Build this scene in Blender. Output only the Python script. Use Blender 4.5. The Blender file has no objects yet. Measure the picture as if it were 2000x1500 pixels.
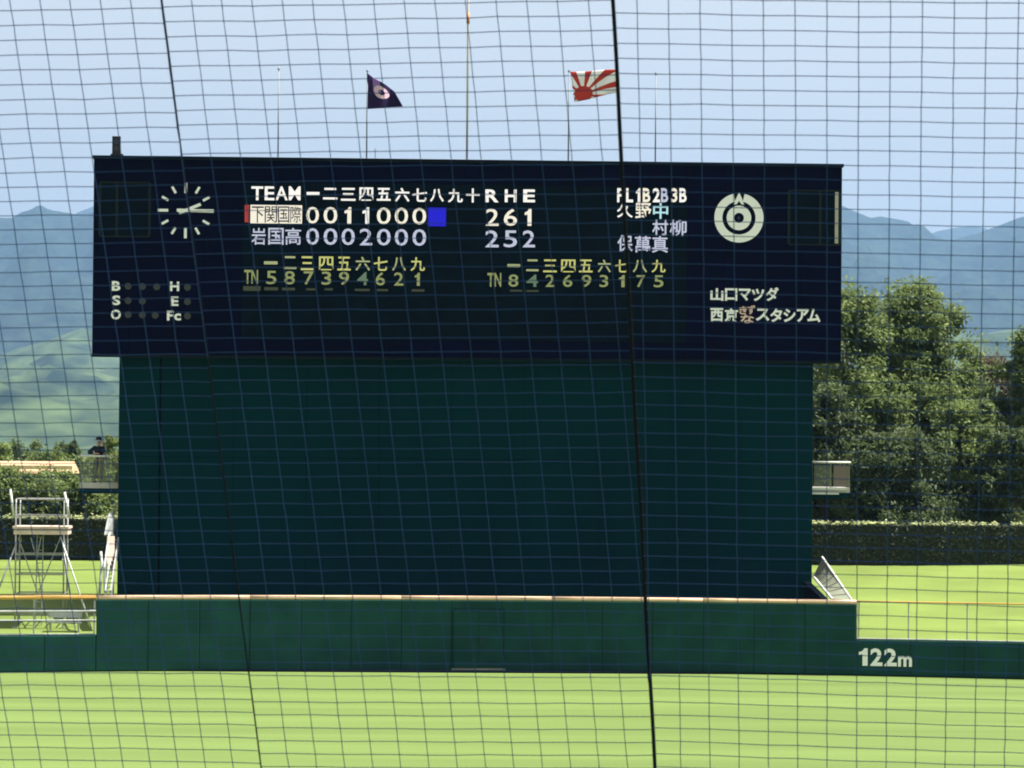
import bpy, math, random
from mathutils import Vector, Matrix, noise
R = math.radians
SC = bpy.context.scene
COL = SC.collection
random.seed(7)

# ------------------------------------------------------------------ camera
F = 6960.0                      # focal length in photograph pixels (2000 wide)
CAM = Vector((0, 0, 8.4))       # in the stand behind home plate
YAW, PITCH, ROLL = R(2.5), math.atan(128 / F), 0.0081
r0 = Vector((math.cos(YAW), -math.sin(YAW), 0))
fw0 = Vector((math.sin(YAW), math.cos(YAW), 0))
fwd = (fw0 * math.cos(PITCH) + Vector((0, 0, 1)) * math.sin(PITCH)).normalized()
u0 = r0.cross(fwd).normalized()
cr = (r0 * math.cos(ROLL) + u0 * math.sin(ROLL)).normalized()
cu = (u0 * math.cos(ROLL) - r0 * math.sin(ROLL)).normalized()
cd = bpy.data.cameras.new("camera")
cam = bpy.data.objects.new("camera", cd)
COL.objects.link(cam)
cam.matrix_world = Matrix.Translation(CAM) @ Matrix((
    (cr.x, cu.x, -fwd.x), (cr.y, cu.y, -fwd.y), (cr.z, cu.z, -fwd.z))).to_4x4()
cd.sensor_width = 36.0
cd.lens = 36.0 * F / 2000
cd.clip_start = 0.5
cd.clip_end = 60000
cd.dof.use_dof = True
cd.dof.focus_distance = 138
cd.dof.aperture_fstop = 30
SC.camera = cam

# ------------------------------------------------------------------ light
SUN_EL, SUN_AZ = R(62), R(3)   # azimuth from +X (right of the picture) towards +Y (behind the board)
sdir = Vector((math.cos(SUN_EL) * math.cos(SUN_AZ), math.cos(SUN_EL) * math.sin(SUN_AZ), math.sin(SUN_EL)))
w = bpy.data.worlds.new("World")
SC.world = w
w.use_nodes = True
nt = w.node_tree
bg = nt.nodes["Background"]
sky = nt.nodes.new("ShaderNodeTexSky")
sky.sky_type = 'NISHITA'
sky.sun_disc = False
sky.sun_elevation = SUN_EL
sky.sun_rotation = math.pi / 2 - SUN_AZ
sky.air_density = 1.0
sky.dust_density = 3.0
sky.ozone_density = 0.6
veil = nt.nodes.new("ShaderNodeHueSaturation")     # thin summer veil over the blue
veil.inputs["Saturation"].default_value = 0.20
nt.links.new(sky.outputs[0], veil.inputs["Color"])
nt.links.new(veil.outputs[0], bg.inputs[0])
bg.inputs[1].default_value = 0.068
sl = bpy.data.lights.new("sun", 'SUN')
sl.energy = 4.0
sl.angle = R(0.5)
sl.color = (1.0, 0.95, 0.87)
so = bpy.data.objects.new("sun", sl)
COL.objects.link(so)
so.rotation_euler = sdir.to_track_quat('Z', 'Y').to_euler()
so.location = (30, 100, 60)

SC.view_settings.view_transform = 'Standard'
SC.view_settings.look = 'None'
SC.view_settings.gamma = 1
SC.view_settings.use_curve_mapping = False
SC.view_settings.exposure = 1.42
SC.render.engine = 'CYCLES'
SC.cycles.use_denoising = True
SC.cycles.max_bounces = 6
SC.cycles.volume_bounces = 1
SC.cycles.transparent_max_bounces = 12
SC.cycles.filter_width = 1.9

# ------------------------------------------------------------------ measuring helpers (survey of the photograph)
def ray(px, py):
    return (fwd + cr * ((px - 1000) / F) + cu * ((750 - py) / F))
def P(px, py, Y):               # the point at world depth Y seen at that place of the photograph
    d = ray(px, py)
    return CAM + d * ((Y - CAM.y) / d.y)

# ------------------------------------------------------------------ materials
def mat(name, col, rough=0.7, metal=0.0, var=0.0, scale=4.0, bump=0.0, bscale=40.0, spec=0.4, col2=None, stretch=(1, 1, 1), emit=None, trans=None):
    m = bpy.data.materials.new(name)
    m.use_nodes = True
    n = m.node_tree
    b = n.nodes["Principled BSDF"]
    b.inputs["Base Color"].default_value = (*col, 1)
    b.inputs["Roughness"].default_value = rough
    b.inputs["Metallic"].default_value = metal
    b.inputs["Specular IOR Level"].default_value = spec
    if emit:
        b.inputs["Emission Color"].default_value = (*emit[0], 1)
        b.inputs["Emission Strength"].default_value = emit[1]
    if var > 0 or col2:
        g = n.nodes.new("ShaderNodeNewGeometry")
        mp = n.nodes.new("ShaderNodeMapping")
        mp.inputs["Scale"].default_value = stretch
        n.links.new(g.outputs["Position"], mp.inputs[0])
        t = n.nodes.new("ShaderNodeTexNoise")
        t.inputs["Scale"].default_value = scale
        t.inputs["Detail"].default_value = 5
        n.links.new(mp.outputs[0], t.inputs["Vector"])
        r = n.nodes.new("ShaderNodeValToRGB")
        r.color_ramp.elements[0].position = 0.32
        r.color_ramp.elements[1].position = 0.68
        a = tuple(c * (1 - var) for c in col)
        c2 = col2 if col2 else tuple(min(1, c * (1 + var)) for c in col)
        r.color_ramp.elements[0].color = (*a, 1)
        r.color_ramp.elements[1].color = (*c2, 1)
        n.links.new(t.outputs["Fac"], r.inputs[0])
        n.links.new(r.outputs[0], b.inputs["Base Color"])
    if bump > 0:
        t2 = n.nodes.new("ShaderNodeTexNoise")
        t2.inputs["Scale"].default_value = bscale
        t2.inputs["Detail"].default_value = 4
        g2 = n.nodes.new("ShaderNodeNewGeometry")
        n.links.new(g2.outputs["Position"], t2.inputs["Vector"])
        bp = n.nodes.new("ShaderNodeBump")
        bp.inputs["Strength"].default_value = bump
        bp.inputs["Distance"].default_value = 0.02
        n.links.new(t2.outputs["Fac"], bp.inputs["Height"])
        n.links.new(bp.outputs[0], b.inputs["Normal"])
    if trans:
        tb = n.nodes.new("ShaderNodeBsdfTranslucent")
        tb.inputs[0].default_value = (*trans[0], 1)
        mx = n.nodes.new("ShaderNodeMixShader")
        mx.inputs[0].default_value = trans[1]
        n.links.new(b.outputs[0], mx.inputs[1])
        n.links.new(tb.outputs[0], mx.inputs[2])
        n.links.new(mx.outputs[0], n.nodes["Material Output"].inputs[0])
    return m

M = {
    'field': mat("field_grass", (0.125, 0.183, 0.051), 0.9, var=0.15, scale=0.22, stretch=(0.12, 1.3, 1), bump=0.5, bscale=9, spec=0.1),
    'bank': mat("bank_grass", (0.148, 0.205, 0.048), 0.9, var=0.16, scale=0.35, stretch=(0.6, 1.0, 1), bump=0.5, bscale=9, spec=0.1),
    'ground': mat("ground_soil_green", (0.07, 0.09, 0.035), 0.95, var=0.3, scale=0.02, spec=0.1),
    'mount': mat("mountain_forest", (0.003, 0.009, 0.012), 0.95, scale=0.030, col2=(.022, .040, .026), spec=0.05, stretch=(1, 0.5, 2)),
    'hill': mat("hill_forest", (0.008, 0.020, 0.018), 0.95, scale=0.016, spec=0.05, col2=(0.075, 0.11, 0.048), stretch=(1, 0.4, 2.6)),
    'pad': mat("wall_pad_green", (0.009, 0.051, 0.043), 0.85, var=0.17, scale=0.9, spec=0.08, bump=.4, bscale=3),
    'padside': mat("wall_core", (0.03, 0.05, 0.045), 0.85),
    'coping': mat("wall_coping_cream", (0.72, 0.50, 0.33), 0.55, var=0.10, scale=1.5),
    'gold': mat("rail_yellow", (0.62, 0.36, 0.09), 0.45, var=0.08, scale=2),
    'steel': mat("galvanised_steel", (0.38, 0.40, 0.39), 0.5, metal=0.15, var=0.15, scale=5),
    'alu': mat("aluminium_tube", (0.30, 0.31, 0.30), 0.42, metal=0.3, var=0.2, scale=7),
    'deck': mat("plywood_deck", (0.66, 0.52, 0.44), 0.8, var=0.12, scale=4),
    'white': mat("white_paint", (0.60, 0.61, 0.58), 0.6, var=0.05, scale=3),
    'sign': mat("white_sign_paint", (0.95, 0.92, 0.97), 0.55, var=0.02, scale=3),
    'pinksign': mat("pale_pink_sign_paint", (0.80, 0.55, 0.50), 0.55),
    'navy': mat("board_navy_panel", (0.0004, 0.0005, 0.0150), 0.9, var=0.30, scale=0.8, spec=0.03),
    'frame': mat("board_frame", (0.004, 0.008, 0.014), 0.7, spec=0.05),
    'screen': mat("led_screen_off", (0.0008, 0.0048, 0.0115), 0.9, var=0.35, scale=1.3, spec=0.03),
    'eye': mat("batter_eye_green", (0.0002, 0.0205, 0.0275), 0.9, var=0.10, scale=0.45, stretch=(1, 1, .35), spec=0.03),
    'eyedark': mat("batter_eye_edge", (0.0012, 0.0035, 0.009), 0.9, spec=0.03),
    'lampoff': mat("lamp_unlit", (0.035, 0.04, 0.042), 0.4),
    'black': mat("black_metal", (0.008, 0.008, 0.011), 0.5),
    'pole': mat("pole_grey", (0.30, 0.33, 0.38), 0.7),
    'mast': mat("mast_pinkish_grey", (0.66, 0.60, 0.60), 0.6),
    'orange': mat("pole_orange_band", (0.62, 0.25, 0.10), 0.6),
    'net': mat("net_cord", (0.024, 0.050, 0.150), 0.9, spec=0.02),
    'rope': mat("black_rope", (0.004, 0.006, 0.012), 0.8, spec=0.1),
    'concrete': mat("pale_concrete", (0.42, 0.41, 0.38), 0.85, var=0.15, scale=1.2),
    'mesh': mat("grey_green_infill", (0.17, 0.19, 0.13), 0.7, var=0.12, scale=2),
    'taupe': mat("taupe_panel", (0.16, 0.13, 0.11), 0.7),
    'tanroof': mat("tan_roof", (0.50, 0.33, 0.20), 0.8, var=0.12, scale=1.5),
    'bark': mat("bark", (0.10, 0.075, 0.05), 0.9, var=0.3, scale=6),
    'skin': mat("skin", (0.42, 0.25, 0.18), 0.6),
    'shirt': mat("black_cloth", (0.008, 0.008, 0.012), 0.9),
    'trouser': mat("brown_cloth", (0.035, 0.024, 0.018), 0.9),
    'tower': mat("pylon_grey", (0.45, 0.46, 0.47), 0.6),
    'house': mat("pale_house_wall", (0.70, 0.70, 0.70), 0.8),
    'roof': mat("grey_house_roof", (0.20, 0.21, 0.24), 0.7),
    'glass': mat("dark_window", (0.03, 0.035, 0.04), 0.2),
}
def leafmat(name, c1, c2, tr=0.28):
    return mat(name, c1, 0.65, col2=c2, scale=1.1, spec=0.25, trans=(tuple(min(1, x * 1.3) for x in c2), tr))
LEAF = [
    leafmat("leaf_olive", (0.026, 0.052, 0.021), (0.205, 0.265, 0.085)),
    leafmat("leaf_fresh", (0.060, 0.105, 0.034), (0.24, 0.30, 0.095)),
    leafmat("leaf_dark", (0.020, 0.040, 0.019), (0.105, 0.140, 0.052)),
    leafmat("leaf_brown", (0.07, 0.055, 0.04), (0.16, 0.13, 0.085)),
]

# ------------------------------------------------------------------ mesh helpers
class MB:
    def __init__(s):
        s.v, s.f = [], []
    def poly(s, pts):
        b = len(s.v)
        s.v += [tuple(p) for p in pts]
        s.f.append(tuple(range(b, b + len(pts))))
    def box(s, x0, x1, y0, y1, z0, z1):
        s.hexa([(x0, y0, z0), (x1, y0, z0), (x1, y1, z0), (x0, y1, z0), (x0, y0, z1), (x1, y0, z1), (x1, y1, z1), (x0, y1, z1)])
        return s
    def hexa(s, p):
        b = len(s.v)
        s.v += [tuple(q) for q in p]
        for q in ((0, 3, 2, 1), (4, 5, 6, 7), (0, 1, 5, 4), (1, 2, 6, 5), (2, 3, 7, 6), (3, 0, 4, 7)):
            s.f.append(tuple(b + i for i in q))
    def tube(s, pts, rad, n=6, cap=True):
        pts = [Vector(p) for p in pts]
        rads = rad if isinstance(rad, (list, tuple)) else [rad] * len(pts)
        b = len(s.v)
        for i, p in enumerate(pts):
            t = (pts[min(i + 1, len(pts) - 1)] - pts[max(i - 1, 0)]).normalized()
            a = Vector((0, 0, 1)) if abs(t.z) < 0.9 else Vector((1, 0, 0))
            e1 = t.cross(a).normalized()
            e2 = t.cross(e1)
            for k in range(n):
                an = 2 * math.pi * (k + 0.5) / n
                s.v.append(tuple(p + (e1 * math.cos(an) + e2 * math.sin(an)) * rads[i]))
        for i in range(len(pts) - 1):
            for k in range(n):
                k2 = (k + 1) % n
                s.f.append((b + i * n + k, b + i * n + k2, b + (i + 1) * n + k2, b + (i + 1) * n + k))
        if cap:
            s.f.append(tuple(b + k for k in range(n))[::-1])
            s.f.append(tuple(b + (len(pts) - 1) * n + k for k in range(n)))
        return s
    def prism(s, poly, y0, y1):          # poly: (x, z) outline, front at y0
        n = len(poly)
        b = len(s.v)
        s.v += [(x, y0, z) for x, z in poly] + [(x, y1, z) for x, z in poly]
        s.f.append(tuple(b + i for i in range(n)))
        s.f.append(tuple(b + n + i for i in range(n))[::-1])
        for i in range(n):
            j = (i + 1) % n
            s.f.append((b + j, b + i, b + n + i, b + n + j))
    def mesh(s, name, m, smooth=False):
        me = bpy.data.meshes.new(name)
        me.from_pydata(s.v, [], s.f)
        me.materials.append(m)
        if smooth:
            me.polygons.foreach_set("use_smooth", [True] * len(me.polygons))
        me.update()
        return me
    def build(s, name, m, parent=None, smooth=False):
        return link(name, s.mesh(name, m, smooth), parent)
def link(name, me, parent=None):
    o = bpy.data.objects.new(name, me)
    COL.objects.link(o)
    if parent:
        o.parent = parent
        # children are written in world coordinates; keep them there
        if parent.parent is None:
            o.matrix_parent_inverse = Matrix.Translation(-Vector(parent.location))
    return o
def thing(name, label, cat, loc, group=None):
    o = bpy.data.objects.new(name, None)
    COL.objects.link(o)
    o.location = loc
    o.empty_display_size = 0.3
    return tag(o, label, cat, group)
def tag(o, label, cat, group=None):
    o['label'] = label
    o['category'] = cat
    if group:
        o['group'] = group
    return o
def struct(o, kind='structure'):
    o['kind'] = kind
    return o
def box(name, m, parent, *a):
    return MB().box(*a).build(name, m, parent)

# ------------------------------------------------------------------ ground, field
g = MB()
n = 40
for i in range(1):
    g.poly([(-30000, -80, -0.02), (30000, -80, -0.02), (30000, 34000, -0.02), (-30000, 34000, -0.02)])
struct(g.build('ground', M['ground']))
XC, Y0W, RW = 4.6, 135.0, 66.0                  # the outfield wall is an arc
def wy(x):
    return Y0W - (x - XC) ** 2 / (2 * RW)
g = MB()
xs = [-60 + i * 2 for i in range(61)]
for i in range(60):
    a, b = xs[i], xs[i + 1]
    for y0f, y1f in ((0, 1),):
        g.poly([(a, -40, 0), (b, -40, 0), (b, wy(b) + 0.3, 0), (a, wy(a) + 0.3, 0)])
struct(g.build('outfield_grass', M['field']))

def wallpoint(px, py, off=0.0):
    Y = Y0W
    for _ in range(6):
        p = P(px, py, Y)
        Y = wy(p.x) + off
    return P(px, py, Y)

# ------------------------------------------------------------------ structure measures
YB = 140.5                                        # plane of the board's face
XL = (P(183, 309, YB).x + P(180, 692, YB).x) / 2
XR = (P(1645, 327, YB).x + P(1643, 705, YB).x) / 2
ZT = (P(183, 309, YB).z + P(1645, 327, YB).z) / 2
ZB = (P(180, 692, YB).z + P(1643, 705, YB).z) / 2
YE = YB + 0.55                                    # the batter's eye stands a little behind
EL = P(232, 800, YE).x
ER = P(1588, 800, YE).x
YBACK = YB + 4.6
CL = wallpoint(188, 1200).x                       # ends of the tall centre wall
CR = wallpoint(1673, 1200).x
ZC, ZW = 2.70, 1.38                               # heights of the centre and wing walls

# ------------------------------------------------------------------ raised lawn banks behind the wall
def bz(x, y):
    t = (y - 136.0) / 18.0
    z = 1.25 + max(0, min(1, t)) * 2.35
    if y > 170:
        z = 3.6 - (y - 170) * 0.05
    return z
def bank(x0, x1, yfront, y1):
    m_ = MB()
    nx = max(2, int((x1 - x0) / 1.5))
    for i in range(nx):
        a, b = x0 + (x1 - x0) * i / nx, x0 + (x1 - x0) * (i + 1) / nx
        ya, yb = yfront(a), yfront(b)
        ys = [0, .015, .04, .07, .1, .13, .16, .19, .193, .23, .3, .4, .6, 1]
        for j in range(len(ys) - 1):
            q = []
            for (xx, yf, t) in ((a, ya, ys[j]), (b, yb, ys[j]), (b, yb, ys[j + 1]), (a, ya, ys[j + 1])):
                y = yf + (y1 - yf) * t
                q.append((xx, y, bz(xx, y)))
            m_.poly(q)
        m_.poly([(a, ya, 0), (b, yb, 0), (b, yb, bz(b, yb)), (a, ya, bz(a, ya))])
    return m_
PL, PR = CL + 0.80, CR - 0.92                     # edges of the sunken strip in front of the batter's eye
lawn = bank(-62, PL, lambda x: wy(x) + 0.28, 232)
rb = bank(PR, 56, lambda x: wy(x) + 0.28, 232)
mb_ = bank(PL, PR, lambda x: YBACK + 0.1, 232)
for o in (rb, mb_):
    k = len(lawn.v)
    lawn.v += o.v
    lawn.f += [tuple(i + k for i in f) for f in o.f]
struct(lawn.build('lawn_bank', M['bank']))
# retaining sides and floor of the sunken strip
box('sunken_strip', M['eyedark'], None, PL, PR, wy(PL) + 0.3, YBACK, 0.004, 0.05)['kind'] = 'structure'
for x0, lab, nm in ((PL, 'dark retaining wall under the steel stair left of the dark screen', 'l'), (PR, 'dark retaining wall under the sloping railing right of the dark screen', 'r')):
    m_ = MB()
    s = -1 if nm == 'l' else 1
    xa, xb = x0 - 0.12, x0 + 0.12
    ta, tb_ = (2.66, 3.60) if nm == 'r' else (2.3, 2.9)
    y0_, y1_ = wy(x0) + 0.35, YBACK - 0.02
    m_.hexa([(xa, y0_, 0.06), (xb, y0_, 0.06), (xb, y1_, 0.06), (xa, y1_, 0.06),
             (xa, y0_, ta), (xb, y0_, ta), (xb, y1_, tb_), (xa, y1_, tb_)])
    tag(m_.build('retaining_wall', M['eyedark']), lab, 'wall', 'retaining walls beside the sunken strip')

# ------------------------------------------------------------------ outfield wall
def wall_section(x0, x1, z1, name, label, step, thick=0.22, copm='coping', cr_=0.07):
    t = thing(name, label, 'wall', ((x0 + x1) / 2, wy((x0 + x1) / 2), 0))
    core = MB()
    nn = max(1, round((x1 - x0) / step))
    for i in range(nn):
        a, b = x0 + (x1 - x0) * i / nn, x0 + (x1 - x0) * (i + 1) / nn
        core.hexa([(a, wy(a) + .06, 0.006), (b, wy(b) + .06, 0.006), (b, wy(b) + thick, 0.006), (a, wy(a) + thick, 0.006),
                   (a, wy(a) + .06, z1 - .01), (b, wy(b) + .06, z1 - .01), (b, wy(b) + thick, z1 - .01), (a, wy(a) + thick, z1 - .01)])
        gp = 0.007
        p = MB()
        a2, b2 = a + gp, b - gp
        off = random.uniform(-0.006, 0.006)
        c_ = 0.025
        f = lambda x, d, z: (x, wy(x) + d + off, z)
        # pad with a small chamfer all round
        front = [f(a2 + c_, -.05, .04 + c_), f(b2 - c_, -.05, .04 + c_), f(b2 - c_, -.05, z1 - .03 - c_), f(a2 + c_, -.05, z1 - .03 - c_)]
        mid = [f(a2, -.03, .04), f(b2, -.03, .04), f(b2, -.03, z1 - .03), f(a2, -.03, z1 - .03)]
        back = [f(a2, .055, .04), f(b2, .055, .04), f(b2, .055, z1 - .03), f(a2, .055, z1 - .03)]
        p.poly(front)
        for A, B in ((front, mid), (mid, back)):
            for k in range(4):
                k2 = (k + 1) % 4
                p.poly([A[k], B[k], B[k2], A[k2]])
        p.build('pad', M['pad'], t)
    core.build('core', M['padside'], t)
    return t, nn
# centre wall
tw, nn = wall_section(CL, CR, ZC, 'centre_wall', 'tall dark green padded wall with cream top rail below the scoreboard', 1.87)
segs = 5
for i in range(segs):
    a, b = CL - 0.02 + (CR - CL + .04) * i / segs + 0.01, CL - .02 + (CR - CL + .04) * (i + 1) / segs - 0.01
    pts = [(a + (b - a) * k / 6, wy(a + (b - a) * k / 6) + 0.06, ZC + 0.055) for k in range(7)]
    MB().tube(pts, 0.088, 10).build('top_rail', M['coping'], tw, True)
# door in the centre wall
d0, d1 = wallpoint(887, 1250), wallpoint(982, 1250)
dz0, dz1 = 0.13, wallpoint(930, 1191).z
dy = min(wy(d0.x), wy(d1.x)) - 0.07
door = box('door', M['pad'], tw, d0.x, d1.x, dy - .02, dy + .05, dz0, dz1)
fr = MB()
fr.box(d0.x - .06, d0.x, dy - .045, dy + .03, dz0, dz1)
fr.box(d1.x, d1.x + .06, dy - .045, dy + .03, dz0, dz1)
fr.box(d0.x - .06, d1.x + .06, dy - .045, dy + .03, dz1 + .002, dz1 + .07)
xm = (d0.x + d1.x) / 2
fr.box(xm - .012, xm + .012, dy - .030, dy - .021, dz0 + .01, dz1 - .01)
fr.build('door_frame', mat('door_frame_green', (.006, .034, .027), .8, spec=.05), door)
hd = MB()
hd.tube([(xm + .09, dy - .08, 1.02), (xm + .09, dy - .08, 1.30)], 0.018)
hd.tube([(xm + .09, dy - .02, 1.04), (xm + .09, dy - .085, 1.04)], 0.014)
hd.tube([(xm + .09, dy - .02, 1.28), (xm + .09, dy - .085, 1.28)], 0.014)
hd.build('door_handle', M['black'], door)
box('door_sill', M['mesh'], door, d0.x - .1, d1.x + .1, dy - .12, dy + .03, 0.006, 0.11)
# small return walls where the wall drops to the wings are the ends of the centre core
tl_, _ = wall_section(-60, CL - .01, ZW, 'wing_wall', 'low dark green wall in front of the scaffold tower', 1.9)
tr_, _ = wall_section(CR + .01, 54, ZW, 'wing_wall', 'low dark green wall lettered 122m right of the scoreboard', 1.9)
def wing_cap(t, x0, x1):
    k = max(2, int((x1 - x0) / 2))
    for i in range(0, k, 4):
        a, b = x0 + (x1 - x0) * i / k, x0 + (x1 - x0) * min(k, i + 4) / k
        MB().tube([(a + (b - a) * q / 4, wy(a + (b - a) * q / 4) + .08, ZW + .015) for q in range(5)], 0.028, 6).build('cap_strip', M['steel'], t)
wing_cap(tl_, -60, CL - .05)
wing_cap(tr_, CR + .05, 54)

def railing(x0, x1, name, label, rails, posts, m_top):
    t = thing(name, label, 'railing', ((x0 + x1) / 2, wy((x0 + x1) / 2) + .35, 1.2))
    k = max(2, int(abs(x1 - x0) / 1.5))
    yo = 0.42
    for z, rr, mm, nm in rails:
        MB().tube([(x0 + (x1 - x0) * i / k, wy(x0 + (x1 - x0) * i / k) + yo, z) for i in range(k + 1)], rr, 8).build(nm, mm, t, True)
    for x in posts:
        MB().tube([(x, wy(x) + yo, bz(x, wy(x) + yo) - .05), (x, wy(x) + yo, rails[0][0])], 0.028, 6).build('post', M['steel'], t)
    return t
xp = [wallpoint(p_, 1200).x for p_ in (1681, 1778, 1893)]
stp = xp[2] - xp[1]
posts = xp + [xp[2] + stp * i for i in range(1, 14)]
railing(CR + .08, 52, 'railing', 'thin railing with yellow top rail above the 122m wall', [(2.78, 0.032, M['gold'], 'top_rail')], posts, None)
xs_ = [CL - .10 - i * 2.2 for i in range(16)]
railing(-58, CL - .05, 'railing', 'railing with thick yellow top rail and grey bars at the scaffold tower', [(2.76, 0.085, M['gold'], 'top_rail'), (2.24, 0.05, M['steel'], 'middle_rail'), (1.90, 0.035, M['steel'], 'lower_rail')], xs_, None)

# ------------------------------------------------------------------ lettering
_cache = {}
def glyph_data(ch, bold):
    key = (ch, bold)
    if key in _cache:
        return _cache[key]
    c = bpy.data.curves.new('txt', 'FONT')
    c.body = ch
    c.size = 1
    c.offset = bold
    c.extrude = 0.0
    c.resolution_u = 3
    o = bpy.data.objects.new('txt', c)
    COL.objects.link(o)
    dg = bpy.context.evaluated_depsgraph_get()
    me = bpy.data.meshes.new_from_object(o.evaluated_get(dg))
    vs = [(v.co.x, v.co.y) for v in me.vertices]
    fs = [tuple(p.vertices) for p in me.polygons]
    bpy.data.objects.remove(o)
    bpy.data.curves.remove(c)
    bpy.data.meshes.remove(me)
    _cache[key] = (vs, fs)
    return _cache[key]
def glyph(ch, x0, x1, z0, z1, y, m, parent, name, depth=0.03, bold=0.012, yf=None):
    vs, fs = glyph_data(ch, bold)
    if ch == '1':                      # a one with a flag on its stem
        vs = [(.42, 0), (1, 0), (1, 1), (.62, 1), (.50, .90), (.30, .82), (.0, .78), (.0, .62), (.42, .66)]
        fs = [tuple(range(9))]
    ax, bx = min(v[0] for v in vs), max(v[0] for v in vs)
    az, bz_ = min(v[1] for v in vs), max(v[1] for v in vs)
    mb2 = MB()
    yy = yf or (lambda x: y)
    pts = []
    for vx, vz in vs:
        X = x0 + (vx - ax) / (bx - ax) * (x1 - x0)
        Z = z0 + (vz - az) / (bz_ - az) * (z1 - z0)
        pts.append((X, yy(X), Z))
    nv = len(pts)
    mb2.v = pts + [(a, b + depth, c) for a, b, c in pts]
    mb2.f = [f for f in fs]
    cnt = {}
    for f in fs:
        for i in range(len(f)):
            e = (f[i], f[(i + 1) % len(f)])
            cnt[e] = 1
    for (a, b) in cnt:
        if (b, a) not in cnt:
            mb2.f.append((b, a, a + nv, b + nv))
    return mb2.build(name, m, parent)
def pxglyph(ch, a, b, t, bt, y, m, parent, name, **k):   # from its box in the photograph, on the plane y
    p, q = P(a, (t + bt) / 2, y), P(b, (t + bt) / 2, y)
    u, v = P((a + b) / 2, t, y), P((a + b) / 2, bt, y)
    return glyph(ch, p.x, q.x, v.z, u.z, y, m, parent, name, **k)

# 122m
for ch, a, b, t, bt in (('1', 1677, 1694, 1266, 1300), ('2', 1699.5, 1723, 1266, 1300.5), ('2', 1726.5, 1751, 1266.5, 1301), ('m', 1753.5, 1780.5, 1281, 1302)):
    p, q = wallpoint(a, (t + bt) / 2), wallpoint(b, (t + bt) / 2)
    u, v = wallpoint((a + b) / 2, t), wallpoint((a + b) / 2, bt)
    glyph(ch, p.x, q.x, v.z, u.z, 0, M['sign'], tr_, 'numeral' if ch != 'm' else 'letter', depth=0.03, bold=0.03, yf=lambda x: wy(x) - 0.075)

# ------------------------------------------------------------------ scoreboard building
sb = thing('scoreboard', 'huge black scoreboard on its dark green windowless building', 'scoreboard', ((EL + ER) / 2, YB, 0))
# batter's eye: face panels
def plate(name, m, x0, x1, y0, y1, z0, z1, ch, parent):
    p = MB()
    fr_ = [(x0 + ch, y0, z0 + ch), (x1 - ch, y0, z0 + ch), (x1 - ch, y0, z1 - ch), (x0 + ch, y0, z1 - ch)]
    md = [(x0, y0 + ch, z0), (x1, y0 + ch, z0), (x1, y0 + ch, z1), (x0, y0 + ch, z1)]
    bk = [(x0, y1, z0), (x1, y1, z0), (x1, y1, z1), (x0, y1, z1)]
    p.poly(fr_)
    for A, B in ((fr_, md), (md, bk)):
        for k in range(4):
            k2 = (k + 1) % 4
            p.poly([A[k], B[k], B[k2], A[k2]])
    return p.build(name, m, parent)
box('body', M['eyedark'], sb, EL + .03, ER - .03, YE + .10, YBACK, 0.05, ZB + .3)
xseam = P(312, 900, YE).x
nbp = 9
cols = [EL, xseam - 0.05] + [xseam + 0.05 + (ER - xseam - .05) * i / nbp for i in range(nbp + 1)]
spans = [(EL, xseam - .03)] + [(xseam + .03 + (ER - xseam - .03) * i / nbp, xseam + .03 + (ER - xseam - .03) * (i + 1) / nbp) for i in range(nbp)]
zr = [0.06, 4.05, 8.0, ZB + .28]
for a, b in spans:
    for j in range(3):
        plate('wall_panel', M['eye'], a + .006, b - .006, YE, YE + .095, zr[j] + .006, zr[j + 1] - .006, .006, sb)
# board box
box('board_body', M['navy'], sb, XL, XR, YB + .06, YBACK - .2, ZB, ZT)
box('roof_edge', M['frame'], sb, XL - .05, XR + .05, YB - .12, YBACK - .1, ZT + .002, ZT + .12)
box('bottom_edge', M['frame'], sb, XL - .03, XR + .03, YB - .06, YB + .3, ZB - .10, ZB - .002)
SX0, SX1 = P(472, 500, YB).x, P(1342, 500, YB).x
SZ1, SZ0 = P(900, 360, YB).z, P(900, 666, YB).z
# navy cladding panels round the screen
def clad(x0, x1, z0, z1, nx, nz):
    for i in range(nx):
        for j in range(nz):
            a, b = x0 + (x1 - x0) * i / nx, x0 + (x1 - x0) * (i + 1) / nx
            c, d = z0 + (z1 - z0) * j / nz, z0 + (z1 - z0) * (j + 1) / nz
            plate('cladding_panel', M['navy'], a + .008, b - .008, YB + random.uniform(-.004, .004), YB + .055, c + .008, d - .008, .008, sb)
clad(XL, SX0, ZB, SZ0, 4, 1)
clad(XL, SX0, SZ0, SZ1, 4, 4)
clad(XL, SX0, SZ1, ZT, 4, 1)
clad(SX0, SX1, SZ1, ZT, 12, 1)
clad(SX0, SX1, ZB, SZ0, 12, 1)
clad(SX1, XR, ZB, SZ0, 4, 1)
clad(SX1, XR, SZ0, SZ1, 4, 4)
clad(SX1, XR, SZ1, ZT, 4, 1)
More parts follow.
